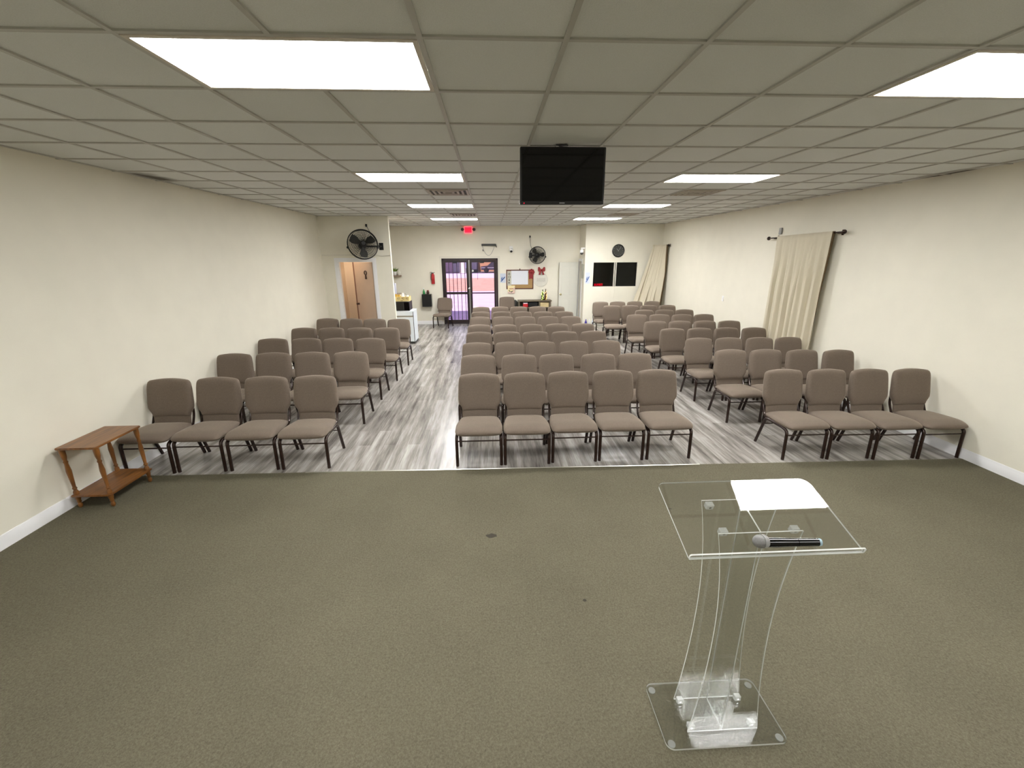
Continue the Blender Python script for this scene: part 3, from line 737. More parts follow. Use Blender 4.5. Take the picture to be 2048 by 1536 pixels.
ROWS = {
    'C': [[(-0.159, 4.519), (0.376, 4.521), (0.908, 4.543), (1.450, 4.550), (1.997, 4.556)],
          [(-0.196, 5.492), (0.375, 5.472), (0.906, 5.464), (1.491, 5.447), (2.018, 5.444)],
          [(-0.242, 6.352), (0.283, 6.375), (0.793, 6.376), (1.328, 6.375), (1.852, 6.380)],
          [(-0.228, 7.315), (0.289, 7.309), (0.804, 7.298), (1.326, 7.275), (1.857, 7.272)],
          [(-0.239, 8.158), (0.269, 8.145), (0.802, 8.143), (1.321, 8.149), (1.843, 8.135)],
          [(-0.260, 9.275), (0.266, 9.262), (0.770, 9.254), (1.280, 9.223), (1.794, 9.204)],
          [(-0.255, 10.156), (0.255, 10.131), (0.766, 10.107), (1.269, 10.071), (1.778, 10.035)],
          [(-0.268, 11.174), (0.240, 11.164), (0.744, 11.156), (1.247, 11.125), (1.750, 11.085)]],
    'L': [[(-3.715, 4.538), (-3.181, 4.555), (-2.627, 4.556), (-2.075, 4.558)],
          [(-3.705, 5.819), (-3.165, 5.839), (-2.612, 5.836), (-2.054, 5.831)],
          [(-3.705, 6.960), (-3.144, 6.940), (-2.599, 6.909), (-2.056, 6.867)],
          [(-3.635, 8.043), (-3.098, 8.019), (-2.560, 7.984), (-2.028, 7.939)],
          [(-3.644, 9.303), (-3.101, 9.235), (-2.565, 9.156), (-2.029, 9.090)]],
    'R': [[(3.525, 4.460), (4.040, 4.434), (4.555, 4.405), (5.070, 4.385)],
          [(3.483, 5.570), (3.995, 5.546), (4.507, 5.490), (5.019, 5.445)],
          [(3.440, 6.470), (3.950, 6.464), (4.462, 6.445), (4.958, 6.44)],
          [(3.395, 7.422), (3.925, 7.432), (4.440, 7.435), (4.954, 7.407)],
          [(3.412, 8.337), (3.928, 8.318), (4.443, 8.297), (4.958, 8.275)],
          [(3.363, 9.353), (3.880, 9.326), (4.397, 9.293), (4.914, 9.277)],
          [(3.822, 10.165), (4.334, 10.163), (4.846, 10.158)],
          [(3.270, 11.163), (3.782, 11.167), (4.294, 11.148), (4.806, 11.136)],
          [(3.210, 12.086), (3.722, 12.111), (4.234, 12.107), (4.746, 12.107)]]}
ORD = ['first', 'second', 'third', 'fourth', 'fifth', 'sixth', 'seventh', 'eighth', 'ninth']
CNT = {5: ['nearest the bare aisle to the entrance', 'second from the bare entrance aisle', 'in the middle of five', 'fourth from the bare entrance aisle', 'at the end facing the curtained wall'],
       4: None}
def rowname(k, n): return 'front row' if k == 0 else ('last row' if k == n-1 else ORD[k]+' row')
for key, rows in ROWS.items():
    for r_, row in enumerate(rows):
        n = len(row); sx = min(1.05, min(b[0]-a[0] for a, b in zip(row, row[1:]))/0.514)
        for c_, (x, y) in enumerate(row):
            rn = rowname(r_, len(rows))
            if key == 'C':
                lab = 'taupe padded chair in %s of middle block, %s' % (rn, CNT[5][c_])
            elif key == 'L':
                lab = 'taupe padded chair in %s of restroom-side block, %s' % (rn, ['against the wall', 'second from the wall', 'second from the aisle', 'on the aisle'][c_])
            elif n == 4:
                lab = 'taupe padded chair in %s of curtain-side block, %s' % (rn, ['on the aisle', 'second from the aisle', 'second from the wall', 'against the wall'][c_])
            else:
                lab = 'taupe padded chair in short %s of curtain-side block, %s' % (rn, ['nearest the aisle', 'in its middle', 'against the wall'][c_])
            rz = random.uniform(-0.02, 0.02)
            if key == 'R' and r_ == 7 and c_ == 0: rz = -0.05
            chair(x, y, rz, lab, {'C': 'chairs of the middle block', 'L': 'chairs of the restroom-side block', 'R': 'chairs of the curtain-side block'}[key], sx)
chair(-1.56, 13.80, -0.2, 'lone taupe padded chair beside the entrance doors below the black wall box', 'loose chairs by the end wall')
chair(0.545, 13.88, 0.05, 'lone taupe padded chair between entrance doors and console table', 'loose chairs by the end wall')

# ------------------------------------------------------------------ lectern and microphone
LX0, LX1 = 0.922, 1.274; LXC = 1.098
le = empty('lectern', (LXC, 1.52, 0.002), 'clear acrylic lectern standing on the carpet', 'lectern')
ox, oy = LXC, 1.52
AC = [M['acrylic'], M['acrylic_edge']]; AC2 = [M['acrylic_column'], M['acrylic_edge']]
MB().prism(rrect(0.798-ox, 1.368-oy, 1.392-ox, 1.690-oy, 0.035), 0.006, 0.016, 'z', 0, 1).build('base_plate', AC2, le)
for (x, y) in ((0.828, 1.398), (1.362, 1.398), (0.828, 1.660), (1.362, 1.660)):
    MB().lathe([(0.018, 0.0), (0.018, 0.0058)], (x-ox, y-oy, 0), 16).build('foot', M['acrylic_block'], le)
def tilt_z(y): return 1.135+(y-1.333)*(0.120/0.352)
def hourglass(zt):
    pts = []; n = 18; z0 = 0.0165
    hb, ht, wst = 0.176, 0.181, 0.128
    def hwid(t): return wst+(hb-wst)*abs((t-0.55)/0.55)**2.0 if t < 0.55 else wst+(ht-wst)*((t-0.55)/0.45)**2.0
    for k in range(n+1): t = k/n; pts.append((hwid(t), z0+(zt-z0)*t))
    for k in range(n, -1, -1): t = k/n; pts.append((-hwid(t), z0+(zt-z0)*t))
    return pts
ang = math.atan2(0.120, 0.352)
for yy in (1.440, 1.600):
    MB().prism(hourglass(tilt_z(yy)-0.014), yy-0.003-oy, yy+0.003-oy, 'y', 0, 1).build('column_panel', AC2, le)
MB().prism([(1.4435-oy, 0.0165), (1.5965-oy, 0.0165), (1.5965-oy, tilt_z(1.5965)-0.016), (1.4435-oy, tilt_z(1.4435)-0.016)], -0.003, 0.003, 'x', 0, 1).build('column_fin', AC2, le)
def block(x, y, z, tilt):
    k = MB().box((-0.017, -0.013, -0.014), (0.017, 0.013, 0.014), bevel=0.003)
    o = k.build('corner_block', M['acrylic_block'], le, loc=(x-ox, y-oy, z), rot=(tilt, 0, 0))
    MB().lathe([(0.0055, -0.004), (0.0055, 0.0)], (0, -0.0131, 0), 10, axis='y').build('screw', M['chrome'], o)
for x in (0.945, 1.251):
    for yy, dy in ((1.440, 0.017), (1.600, -0.017)):
        block(x, yy+dy, 0.031, 0)
        block(x, yy+dy, tilt_z(yy+dy)-0.024, ang)
top = MB()
Lh = 0.372
top.prism(rrect(-0.353, 0, 0.353, Lh, [0.004, 0.045, 0.03, 0.004]), -0.0075, 0, 'z', 0, 1)
top.build('top_plate', AC, le, loc=(0.0, 1.333-oy, 1.137), rot=(ang, 0, 0))
MB().prism(rrect(-0.353, -0.0075, 0.353, 0.020, [0.003, 0.008, 0.008, 0.003]), -0.0065, 0.0, 'y', 0, 1).build('lip', AC, le, loc=(0.0, 1.333-oy, 1.137), rot=(ang, 0, 0))
# microphone lying against the lip
mz = 0.024
mic = empty('microphone', (1.155, 1.341, 1.1408), 'silver-headed black wireless microphone lying on the clear lectern', 'microphone')
mic.rotation_euler = (ang, 0, math.radians(-2.5))
MB().lathe([(0.0175, -0.085), (0.0185, -0.05), (0.0165, 0.0), (0.016, 0.035)], (0, 0, 0), 20, axis='x').build('body', M['mic_body'], mic, loc=(0, 0.027, 0.0195))
MB().lathe([(0.0158, 0.037), (0.0155, 0.092), (0.0150, 0.118)], (0, 0, 0), 20, axis='x').build('transmitter', M['mic_body'], mic, loc=(0, 0.027, 0.0195))
MB().lathe([(0.0150, 0.118), (0.0145, 0.128), (0.008, 0.131)], (0, 0, 0), 20, axis='x').build('end_cap', M['mic_tip'], mic, loc=(0, 0.027, 0.0195))
MB().ball((-0.113, 0.0, 0), 0.0255, 20, 12, 0, (1.08, 1, 1)).build('grille', M['mic_mesh'], mic, loc=(0, 0.0285, 0.0262))
MB().lathe([(0.0262, -0.104), (0.0266, -0.100), (0.0266, -0.094), (0.020, -0.084)], (0, 0, 0), 20, axis='x').build('collar', M['grey'], mic, loc=(0, 0.0285, 0.0262))

# ------------------------------------------------------------------ wooden side table
tb = empty('side_table', (-3.75, 3.90, 0.002), 'small varnished wooden side table with turned legs by the wall', 'table')
def slab(z0, z1, hx, hy):
    return MB().prism(rrect(-hx, -hy, hx, hy, 0.012, 3), z0+0.004, z1-0.004, 'z').prism(rrect(-hx+0.004, -hy+0.004, hx-0.004, hy-0.004, 0.01, 3), z0, z0+0.004, 'z').prism(rrect(-hx+0.004, -hy+0.004, hx-0.004, hy-0.004, 0.01, 3), z1-0.004, z1, 'z')
slab(0.600, 0.620, 0.176, 0.262).build('table_top', M['oak'], tb)
slab(0.122, 0.140, 0.176, 0.262).build('shelf', M['oak'], tb)
lp = [(0.010, 0), (0.017, 0.012), (0.019, 0.03), (0.012, 0.05), (0.018, 0.06), (0.015, 0.075), (0.021, 0.095), (0.021, 0.122)]
up_ = [(0.021, 0.140), (0.021, 0.165), (0.013, 0.185), (0.019, 0.20), (0.013, 0.215), (0.017, 0.30), (0.021, 0.38), (0.014, 0.455), (0.019, 0.47), (0.013, 0.485), (0.02, 0.52), (0.022, 0.565), (0.022, 0.600)]
for sx in (-1, 1):
    for sy in (-1, 1):
        c_ = (sx*0.148, sy*0.226, 0)
        MB().lathe(lp, c_, 16).lathe(up_, c_, 16).build('leg', M['oak'], tb)

# ------------------------------------------------------------------ curtains on the long wall
def curtain_surface(fn, nu, nv):
    vs = []; fs = []
    for i in range(nv+1):
        for k in range(nu+1): vs.append(fn(k/nu, i/nv))
    for i in range(nv):
        for k in range(nu):
            a = i*(nu+1)+k; fs.append((a, a+1, a+nu+2, a+nu+1))
    return MB().add(vs, fs, 0, True)
def fold(u, v, seed, n):
    a = 0.35+0.65*min(1, v*2.5)
    return a*(0.020*math.sin(u*n*2*PI+seed+0.8*math.sin(u*9+seed))+0.010*math.sin(u*n*3.7*PI+seed*2+v*1.5)+0.008*math.sin(u*n*7.3+3*v))
rod_z = lambda y: 2.556-0.0195*(y-6.45)
rx = 5.272
r1 = empty('curtain_rod', (rx, 7.30, rod_z(7.30)), 'dark bronze curtain rod on long wall nearer the lectern', 'curtain rod')
R_ = lambda y: (0, y-7.30, rod_z(y)-rod_z(7.30))
MB().tube([R_(6.47), R_(8.16)], 0.012, 12).build('rod', M['frame'], r1)
for y in (6.43, 8.20):
    MB().ball(R_(y), 0.034, 14, 9).lathe([(0.018, -0.008), (0.018, 0.008)], R_(y), 12).build('finial', M['frame'], r1)
for y in (6.55, 8.05):
    p = R_(y); MB().tube([(p[0], p[1], p[2]-0.01), (p[0]+0.06, p[1], p[2]-0.012), (XR-rx, p[1], p[2]-0.01)], 0.008, 8).box((XR-rx-0.008, p[1]-0.02, p[2]-0.04), (XR-rx-0.001, p[1]+0.02, p[2]+0.04)).build('bracket', M['frame'], r1)
def c1(u, v):
    y = 7.92-1.30*u+0.02*v*(u-0.5)
    z = rod_z(y)+0.022-2.40*v
    return (rx-0.027+0.016*v+max(-0.034, min(0.036, 2.1*fold(u, v, 1.3, 7.5)*min(1, 0.12+2.5*v))), y, z)
cu = curtain_surface(c1, 130, 26).build('curtain', M['curtain'])
md = cu.modifiers.new('cloth_thickness', 'SOLIDIFY'); md.thickness = 0.004
tag(cu, 'cream curtain hanging straight on the long wall, nearer the lectern', 'curtain')
ln = MB().add([c1(1, i/20) for i in range(21)]+[(min(XR-0.006, c1(1, i/20)[0]+0.05*max(0.06, 1-i/13)), 6.625, c1(1, i/20)[2]) for i in range(21)], [(i, i+1, 22+i, 21+i) for i in range(20)], 0, True)  # brown strip from the curtain's near edge back towards the wall
ln = ln.build('curtain_strip', M['curtain_strip'], cu); md = ln.modifiers.new('cloth_thickness', 'SOLIDIFY'); md.thickness = 0.003
r2 = empty('curtain_rod', (rx, 13.2, 2.49), 'dark curtain rod end in the corner by the booth window', 'curtain rod')
MB().tube([(0, -0.27, 0), (0, 0.34, 0)], 0.012, 12).build('rod', M['frame'], r2)
MB().ball((0, -0.30, 0), 0.034, 14, 9).build('finial', M['frame'], r2)
MB().tube([(0, -0.22, -0.01), (XR-rx, -0.22, -0.01)], 0.008, 8).box((XR-rx-0.008, -0.24, -0.04), (XR-rx-0.001, -0.20, 0.04)).build('bracket', M['frame'], r2)
def c2(u, v):
    # right edge falls almost straight, the rest is swept aside across the booth wall
    e = v**1.15
    x0, y0 = rx-0.03-0.42*max(0, u-0.45), 12.99+0.50*min(1, u*1.15)
    x1, y1 = 5.12-0.78*u, 13.02+0.43*u
    x = x0+(x1-x0)*e; y = y0+(y1-y0)*e
    f_ = 3.0*fold(u, v, 0.4, 3.6)*min(1, 0.3+2*v)
    m_ = max(min(1, 1.25*e), min(1, max(0, u-0.45)*2.2))
    return (x+f_*(1-m_), min(13.525, y-(f_+0.07)*m_*0.9), 2.512-2.25*v)
cu = curtain_surface(c2, 80, 30).build('curtain', M['curtain'])
md = cu.modifiers.new('cloth_thickness', 'SOLIDIFY'); md.thickness = 0.004
tag(cu, 'cream curtain swept aside in the corner by the booth window', 'curtain')
ln = MB().add([c2(0, i/20) for i in range(21)]+[(XR-0.05+(c2(0, i/20)[0]-c2(0, 0)[0])*0.6, 13.0, c2(0, i/20)[2]) for i in range(21)], [(i, i+1, 22+i, 21+i) for i in range(20)], 0, True)  # same brown strip beside the corner curtain
ln = ln.build('curtain_strip', M['curtain_strip'], cu); md = ln.modifiers.new('cloth_thickness', 'SOLIDIFY'); md.thickness = 0.003

o = MB().box((XR-0.035, 7.965, 2.585), (XR-0.001, 8.03, 2.70), bevel=0.006).build('sensor', M['grey']); tag(o, 'small grey wall sensor just above the nearer curtain rod', 'sensor')
o = empty('switch_plate', (XR, 9.68, 1.257), 'white switch plate on the wall between the two curtains', 'switch')
MB().box((-0.007, -0.038, -0.06), (-0.001, 0.038, 0.06), bevel=0.003).build('plate', M['white'], o)
MB().box((-0.014, -0.012, -0.02), (-0.007, 0.012, 0.02), bevel=0.002).build('switch', M['white'], o)

# ------------------------------------------------------------------ wall fans
def fan(loc, R, aim, label, cord, mount, bl):
    o = empty('wall_fan', loc, label, 'fan')
    # head faces local -y, then turned
    rot = aim
    rt = Matrix.Rotation(rot[1], 4, 'Z') @ Matrix.Rotation(rot[0], 4, 'X')
    def head(mb, name, m):
        for i, v in enumerate(mb.v): mb.v[i] = tuple(rt @ Vector(v))
        return mb.build(name, m, o)
    cg = MB()
    def prof(t): return R*math.sin(PI/2*t)**0.9 if t < 1 else R
    dF = 0.095
    for (rr, yy) in ((1.0, 0), (0.985, 0.03), (0.985, -0.03)): cg.torus((0, yy, 0), R*rr, 0.008, 44, 6)
    for k in range(54):
        a = 2*PI*k/54
        for sgn in (-1, 1):
            pts = []
            for q in range(6):
                t = q/5; r = 0.14*R+(R-0.14*R)*t; pts.append((r*math.cos(a), sgn*dF*math.sqrt(max(0, 1-t**3)), r*math.sin(a)))
            cg.tube(pts, 0.0028, 4)
    for t in (0.28, 0.4, 0.52, 0.64, 0.76, 0.88):
        cg.torus((0, -dF*math.sqrt(1-((t-0.14)/0.86)**3), 0), R*t, 0.0028, 40, 5)
    head(cg, 'cage', M['fan_wire'])
    head(MB().lathe([(0.14*R, 0), (0.15*R, 0.008), (0.12*R, 0.018)], (0, -dF+0.004, 0), 20, axis='y'), 'badge', M['black'])
    head(MB().lathe([(0.22*R, -0.19), (0.26*R, -0.14), (0.26*R, -0.04), (0.12*R, -0.02), (0.1*R, 0.05)], (0, 0, 0), 20, axis='y'), 'motor', M['black'])
    for k in range(3):
        a0 = 2*PI*k/3+bl; mb = MB(); vs = []; fs = []
        for i in range(7):
            t = i/6; r = R*(0.12+0.76*t); wd = 0.16+0.42*math.sin(PI*(0.15+0.7*t))
            for q in range(5):
                b_ = (q/4-0.5)*2*wd; a = a0+b_*0.75
                yy = -0.01+0.035*(q/4-0.5)*2*0.8
                vs.append((r*math.cos(a), yy, r*math.sin(a)))
        m_ = len(vs); vs += [(x, y+0.004, z) for x, y, z in vs]
        for i in range(6):
            for q in range(4):
                a = i*5+q; fs.append((a, a+1, a+6, a+5)); fs.append((m_+a+5, m_+a+6, m_+a+1, m_+a))
        for i in range(6): fs.append((i*5+5, m_+i*5+5, m_+i*5, i*5)); fs.append((i*5+4, m_+i*5+4, m_+i*5+9, i*5+9))
        for q in range(4): fs.append((q, m_+q, m_+q+1, q+1)); fs.append((31+q, m_+31+q, m_+30+q, 30+q))
        mb.add(vs, fs, 0, True); head(mb, 'blade', M['fan_blade'])
    # yoke and wall bracket
    mp = Vector(mount)-Vector(loc)
    pr = rt @ Vector((0, 0.17, 0)); s1 = rt @ Vector((R*0.99, 0.03, -R*0.18)); s2 = rt @ Vector((-R*0.99, 0.03, -R*0.18))
    br = MB().tube([pr, (mp.x, mp.y-0.10, mp.z), (mp.x, mp.y-0.005, mp.z)], 0.018, 10)
    br.box((mp.x-0.05, mp.y-0.016, mp.z-0.08), (mp.x+0.05, mp.y-0.001, mp.z+0.08), bevel=0.004)
    br.build('bracket', M['black'], o)
    for s_ in (s1, s2):
        MB().ball(tuple(s_), 0.028, 10, 7).build('side_knob', M['black'], o)
    c = [Vector(p)-Vector(loc) for p in cord]
    MB().tube(arc_path(c, 0.08, 6), 0.005, 6).box((c[-1].x-0.02, c[-1].y-0.02, c[-1].z-0.03), (c[-1].x+0.02, c[-1].y+0.012, c[-1].z+0.03), bevel=0.004).build('cord', M['black'], o)
    return o
fan((-2.90, 10.34, 2.49), 0.335, (math.radians(-14), math.radians(24)), 'black round wall fan above the restroom doorway',
    [(-2.60, 10.60, 2.42), (-2.66, 10.635, 2.60), (-2.80, 10.635, 2.78), (-2.86, 10.635, 2.915)], (-2.56, 10.65, 2.45), 0.5)
fan((1.52, 14.16, 2.225), 0.265, (math.radians(-8), math.radians(-14)), 'black round wall fan above the white notice board',
    [(1.40, 14.42, 2.30), (1.32, 14.435, 2.55), (1.315, 14.435, 2.68), (1.305, 14.435, 2.80)], (1.33, 14.45, 2.22), 0.1)

# ------------------------------------------------------------------ exit sign and things high on the end wall
ex = empty('exit_sign', (-0.68, YB, 2.905), 'glowing red EXIT sign with two lamp heads over the entrance doors', 'exit sign')
MB().box((-0.125, -0.05, 0), (0.125, -0.001, 0.2), bevel=0.008).build('housing', M['exit_edge'], ex)
MB().box((-0.108, -0.053, 0.018), (0.108, -0.049, 0.182)).build('face', M['exit_red'], ex)
add_text('lettering', 'EXIT', 0.10, M['exit_dark'], ex, (0, -0.055, 0.10), sx=0.95)
for sx in (-1, 1):
    MB().ball((sx*0.185, -0.06, 0.115), 0.05, 12, 8).tube([(sx*0.12, -0.03, 0.12), (sx*0.17, -0.04, 0.12)], 0.014, 8).build('lamp_head', M['softblack'], ex)
br = empty('bar_heater', (-0.028, YB, 2.55), 'narrow dark metal bar with dangling cord over the entrance doors', 'metal bar')
MB().box((-0.24, -0.09, -0.032), (0.22, -0.001, 0.032), bevel=0.006).prism([(0.20, 0.03), (0.225, 0.03), (0.255, -0.075), (0.235, -0.075)], -0.07, -0.02, 'y').build('bar', M['softblack'], br)
MB().tube([(-0.23+0.4*t, -0.03, -0.03-0.30*(1-(2*t-1.05)**2)) for t in [k/16 for k in range(17)]], 0.006, 6).build('cord', M['grey'], br)
MB().tube([(-0.205, -0.03, -0.14), (-0.185, -0.03, -0.20)], 0.012, 8).build('cord_switch', M['softblack'], br)
cm = empty('security_camera', (0.69, YB, 2.38), 'white security camera on the end wall between dark bar and wall fan', 'camera')
MB().box((-0.06, -0.03, -0.03), (0.06, -0.001, 0.13), bevel=0.01).build('base', M['white'], cm)
MB().ball((0, -0.07, 0.0), 0.068, 16, 10).build('housing', M['white'], cm)
MB().ball((0, -0.105, -0.03), 0.042, 14, 9).build('lens', M['black'], cm)
cm = empty('security_camera', (BX, 13.62, 2.33), 'white security camera on the booth corner above the white door', 'camera')
MB().box((-0.13, -0.02, 0.08), (-0.001, 0.02, 0.11), bevel=0.004).build('base', M['white'], cm)
MB().ball((-0.10, 0, 0.0), 0.065, 16, 10, 0, (1, 1, 1.15)).build('housing', M['white'], cm)
MB().ball((-0.10, -0.015, -0.052), 0.048, 14, 9).build('lens', M['softblack'], cm)

# ------------------------------------------------------------------ booth wall: clock, notice, cord, side panel
ck = empty('wall_clock', (3.965, BY, 2.345), 'round black wall clock above the booth window', 'clock')
MB().torus((0, -0.022, 0), 0.178, 0.018, 40, 8).build('rim', M['black'], ck)
MB().lathe([(0.178, 0), (0.178, 0.018)], (0, -0.001, 0), 40, axis='y').build('face', M['softblack'], ck)
for k in range(12):
    a = k*PI/6; MB().box((-0.004, -0.022, 0.135), (0.004, -0.019, 0.158)).build('hour_mark', M['grey'], ck, rot=(0, a, 0))
MB().box((-0.005, -0.025, -0.02), (0.005, -0.022, 0.085)).build('hour_hand', M['grey'], ck, rot=(0, math.radians(-40), 0))
MB().box((-0.004, -0.028, -0.02), (0.004, -0.025, 0.125)).build('minute_hand', M['grey'], ck, rot=(0, math.radians(35), 0))
def notice(loc, w_, h_, label, m, marks):
    o = empty('paper_sign', loc, label, 'notice')
    MB().box((-w_/2, -0.005, -h_/2), (w_/2, -0.001, h_/2)).build('sheet', m, o)
    for (poly, mm) in marks:
        MB().prism([(a*w_/2, b_*h_/2) for a, b_ in poly], -0.008, -0.005, 'y').build('printed_mark', mm, o)
    return o
slash = [([(-0.7, -0.7), (-0.35, -0.75), (0.75, 0.1), (0.85, 0.35), (0.4, 0.2)], M['ink_blue']), ([(-0.55, -0.2), (-0.25, -0.5), (-0.05, 0.15), (-0.2, 0.3)], M['ink_blue'])]
notice((3.045, BY, 1.53), 0.14, 0.34, 'pale blue paper notice at the booth corner beside its window', M['paper_blue'], slash)
notice((0.405, YB, 1.50), 0.20, 0.30, 'pale blue paper notice between entrance doors and notice board', M['paper_blue'], slash)
o = MB().tube([(3.915, BY-0.006, WZ0), (3.915, BY-0.006, 0.62), (3.91, BY-0.006, 0.3)], 0.004, 6).build('cable', M['offwhite']); tag(o, 'thin pale cable running down below the booth window', 'cable')
o = empty('breaker_panel', (BX, 13.79, 1.73), 'narrow grey panel box on the booth side wall', 'panel box')
MB().box((-0.03, -0.13, -0.22), (-0.001, 0.07, 0.22), bevel=0.004).build('housing', mat('panel_grey', '#8f8f82', 0.5), o)
MB().box((-0.034, -0.12, -0.21), (-0.03, 0.06, 0.21)).build('door', mat('panel_door_grey', '#a4a496', 0.5), o)
# bottles on the floor at the booth wall
def bottle(loc, m, lidm, label, h=0.27):
    o = empty('water_bottle', loc, label, 'bottle', 'bottles on the floor by the booth corner')
    MB().lathe([(0.035, 0), (0.038, 0.01), (0.038, h*0.62), (0.032, h*0.74), (0.014, h*0.86), (0.014, h*0.92)], (0, 0, 0), 16).build('body', m, o)
    MB().lathe([(0.017, h*0.92), (0.017, h)], (0, 0, 0), 12).build('cap', lidm, o)
bottle((3.00, 13.30, 0), M['purple'], M['purple'], 'purple bottle on the floor at the booth corner')
bottle((3.12, 13.36, 0), M['white'], M['white'], 'white bottle on the floor beside the purple bottle')
bottle((3.23, 13.34, 0), M['paper_blue'], M['white'], 'pale bottle on the floor, second from the purple bottle')

# ------------------------------------------------------------------ end wall: notice board, wreath board, console
nb = empty('notice_board', (0.975, YB, 1.455), 'cork notice board with white sheet, wood frame and red rosette', 'notice board')
a, b_ = 0.44, 0.30
MB().box((-a, -0.014, -b_), (a, -0.001, b_)).build('cork_panel', M['cork'], nb)
f = MB().box((-a-0.012, -0.024, b_-0.02), (a+0.012, -0.001, b_+0.014)).box((-a-0.012, -0.024, -b_-0.014), (a+0.012, -0.001, -b_+0.018)).box((-a-0.012, -0.024, -b_+0.018), (-a+0.02, -0.001, b_-0.02)).box((a-0.018, -0.024, -b_+0.018), (a+0.012, -0.001, b_-0.02))
f.build('frame', M['boardwood'], nb)
MB().box((-0.015, -0.02, b_+0.014), (0.015, -0.001, b_+0.05), bevel=0.004).build('hanger', M['boardwood'], nb)
MB().box((-0.285, -0.019, -0.165), (0.275, -0.014, b_-0.02)).build('white_sheet', M['paper'], nb)
MB().box((-0.42, -0.018, -0.20), (-0.285, -0.014, b_-0.03)).build('grey_strip', M['paper_grey'], nb)
MB().torus((-0.35, -0.02, 0.08), 0.034, 0.006, 24, 6).box((-0.39, -0.021, 0.16), (-0.32, -0.018, 0.18)).box((-0.37, -0.021, -0.05), (-0.34, -0.018, 0.01)).box((-0.38, -0.021, 0.20), (-0.33, -0.018, 0.215)).box((-0.375, -0.021, -0.13), (-0.345, -0.018, -0.08)).build('printed_symbol', M['ink_dark'], nb)
MB().prism([(0.10*math.cos(t)*(1+0.08*math.cos(8*t)), 0.10*math.sin(t)*(1+0.08*math.cos(8*t))) for t in [2*PI*k/48 for k in range(48)]], -0.05, -0.014, 'y').ball((0, -0.05, 0), 0.045, 12, 8).build('rosette', M['darkred'], nb, loc=(0.385, -0.01, 0.235))
MB().prism([(-0.07, 0), (0.06, 0), (0.055, -0.16), (0.0, -0.13), (-0.07, -0.16)], -0.03, -0.014, 'y').build('ribbon_tail', M['darkred'], nb, loc=(0.375, -0.01, 0.16))
ns = notice((0.69, YB-0.026, 1.13), 0.24, 0.26, 'yellow and pink printed sheet hung over the corner of the notice board', M['paper_yellow'],
       [([(-1, -1), (1, -1), (1, -0.55), (-1, -0.55)], M['paper_pink']), ([(0.5, -0.5), (1, -0.5), (1, 0.6), (0.5, 0.3)], M['paper_pink']), ([(-0.8, -0.1), (-0.5, -0.5), (0.1, -0.8), (0.5, -0.3), (0.2, -0.35), (-0.2, -0.55), (-0.5, -0.2)], M['ink_dark']), ([(-0.6, 0.1), (0.6, 0.15), (0.6, 0.3), (-0.6, 0.25)], M['ink_red'])])
wb = empty('round_board', (1.68, YB, 1.44), 'round white painted board hung below a red bow', 'wall decoration')
MB().lathe([(0.235, 0), (0.235, 0.012), (0.228, 0.016)], (0, -0.001, 0), 40, axis='y').build('board', M['whiteboard'], wb)
MB().torus((0, -0.017, 0), 0.222, 0.005, 40, 6).build('rim', M['offwhite'], wb)
for k in range(4):
    q = MB(); x = -0.135+k*0.075
    q.box((x, -0.02, -0.07), (x+0.012, -0.0165, 0.05)).box((x+0.035, -0.02, -0.07), (x+0.047, -0.0165, 0.05)).box((x, -0.02, 0.038), (x+0.047, -0.0165, 0.05)).box((x, -0.02, -0.02), (x+0.047, -0.0165, -0.008))
    q.build('lettering', M['ink_faint'], wb)
bw = empty('bow', (1.69, YB-0.055, 1.765), 'red ribbon bow above the round white board', 'bow')
for sx in (-1, 1):
    MB().prism([(sx*0.01, -0.02), (sx*0.03, 0.03), (sx*0.075, 0.09), (sx*0.115, 0.075), (sx*0.12, -0.02), (sx*0.09, -0.065), (sx*0.03, -0.045)], -0.03, 0.018, 'y').build('loop', M['darkred'], bw)
    MB().prism([(sx*0.0, -0.02), (sx*0.045, -0.03), (sx*0.10, -0.17), (sx*0.075, -0.155), (sx*0.045, -0.175)], -0.012, 0.012, 'y').build('tail', M['darkred'], bw)
MB().ball((0, -0.02, -0.01), 0.032, 12, 8).tube([(0, 0, 0), (0, 0.054, 0.0)], 0.006, 6).build('knot', M['darkred'], bw)
cs = empty('console_table', (1.45, 14.24, 0), 'weathered wooden console table below the notice board', 'console')
hx = 0.535
f = MB().box((-hx-0.02, -0.205, 0.765), (hx+0.02, 0.185, 0.795), bevel=0.004)
f.build('table_top', M['console'], cs)
f = MB().box((-hx, -0.19, 0.0), (-hx+0.035, 0.18, 0.765)).box((hx-0.05, -0.19, 0.0), (hx, 0.18, 0.765)).box((-hx, 0.165, 0.05), (hx, 0.18, 0.765)).box((0.13, -0.18, 0.58), (0.155, 0.165, 0.765))
f.build('body', M['console'], cs)
MB().box((-hx+0.035, -0.19, 0.545), (hx-0.05, 0.165, 0.58)).build('shelf', M['console'], cs)
MB().box((-hx+0.035, -0.19, 0.10), (hx-0.05, 0.165, 0.13)).build('shelf', M['console'], cs)
MB().box((-0.22, 0.155, 0.58), (0.13, 0.164, 0.765)).build('gap_shade_panel', M['black'], cs)  # shade of the open bay put in as a black panel
o = MB().box((1.06, 14.07, 0.5815), (1.22, 14.33, 0.695), bevel=0.004).build('red_box', M['red']); tag(o, 'red box on the upper shelf of the console table', 'box')
o = MB().box((1.07, 14.08, 0.696), (1.21, 14.32, 0.722)).build('booklet', M['paper']); tag(o, 'white booklets lying on the red box in the console', 'booklet')
o = empty('basket', (1.77, 14.22, 0.5805), 'pale wicker basket on the upper shelf of the console table', 'basket')
MB().prism(rrect(-0.153, -0.13, 0.153, 0.13, 0.03), 0, 0.135, 'z').build('body', M['wicker'], o)
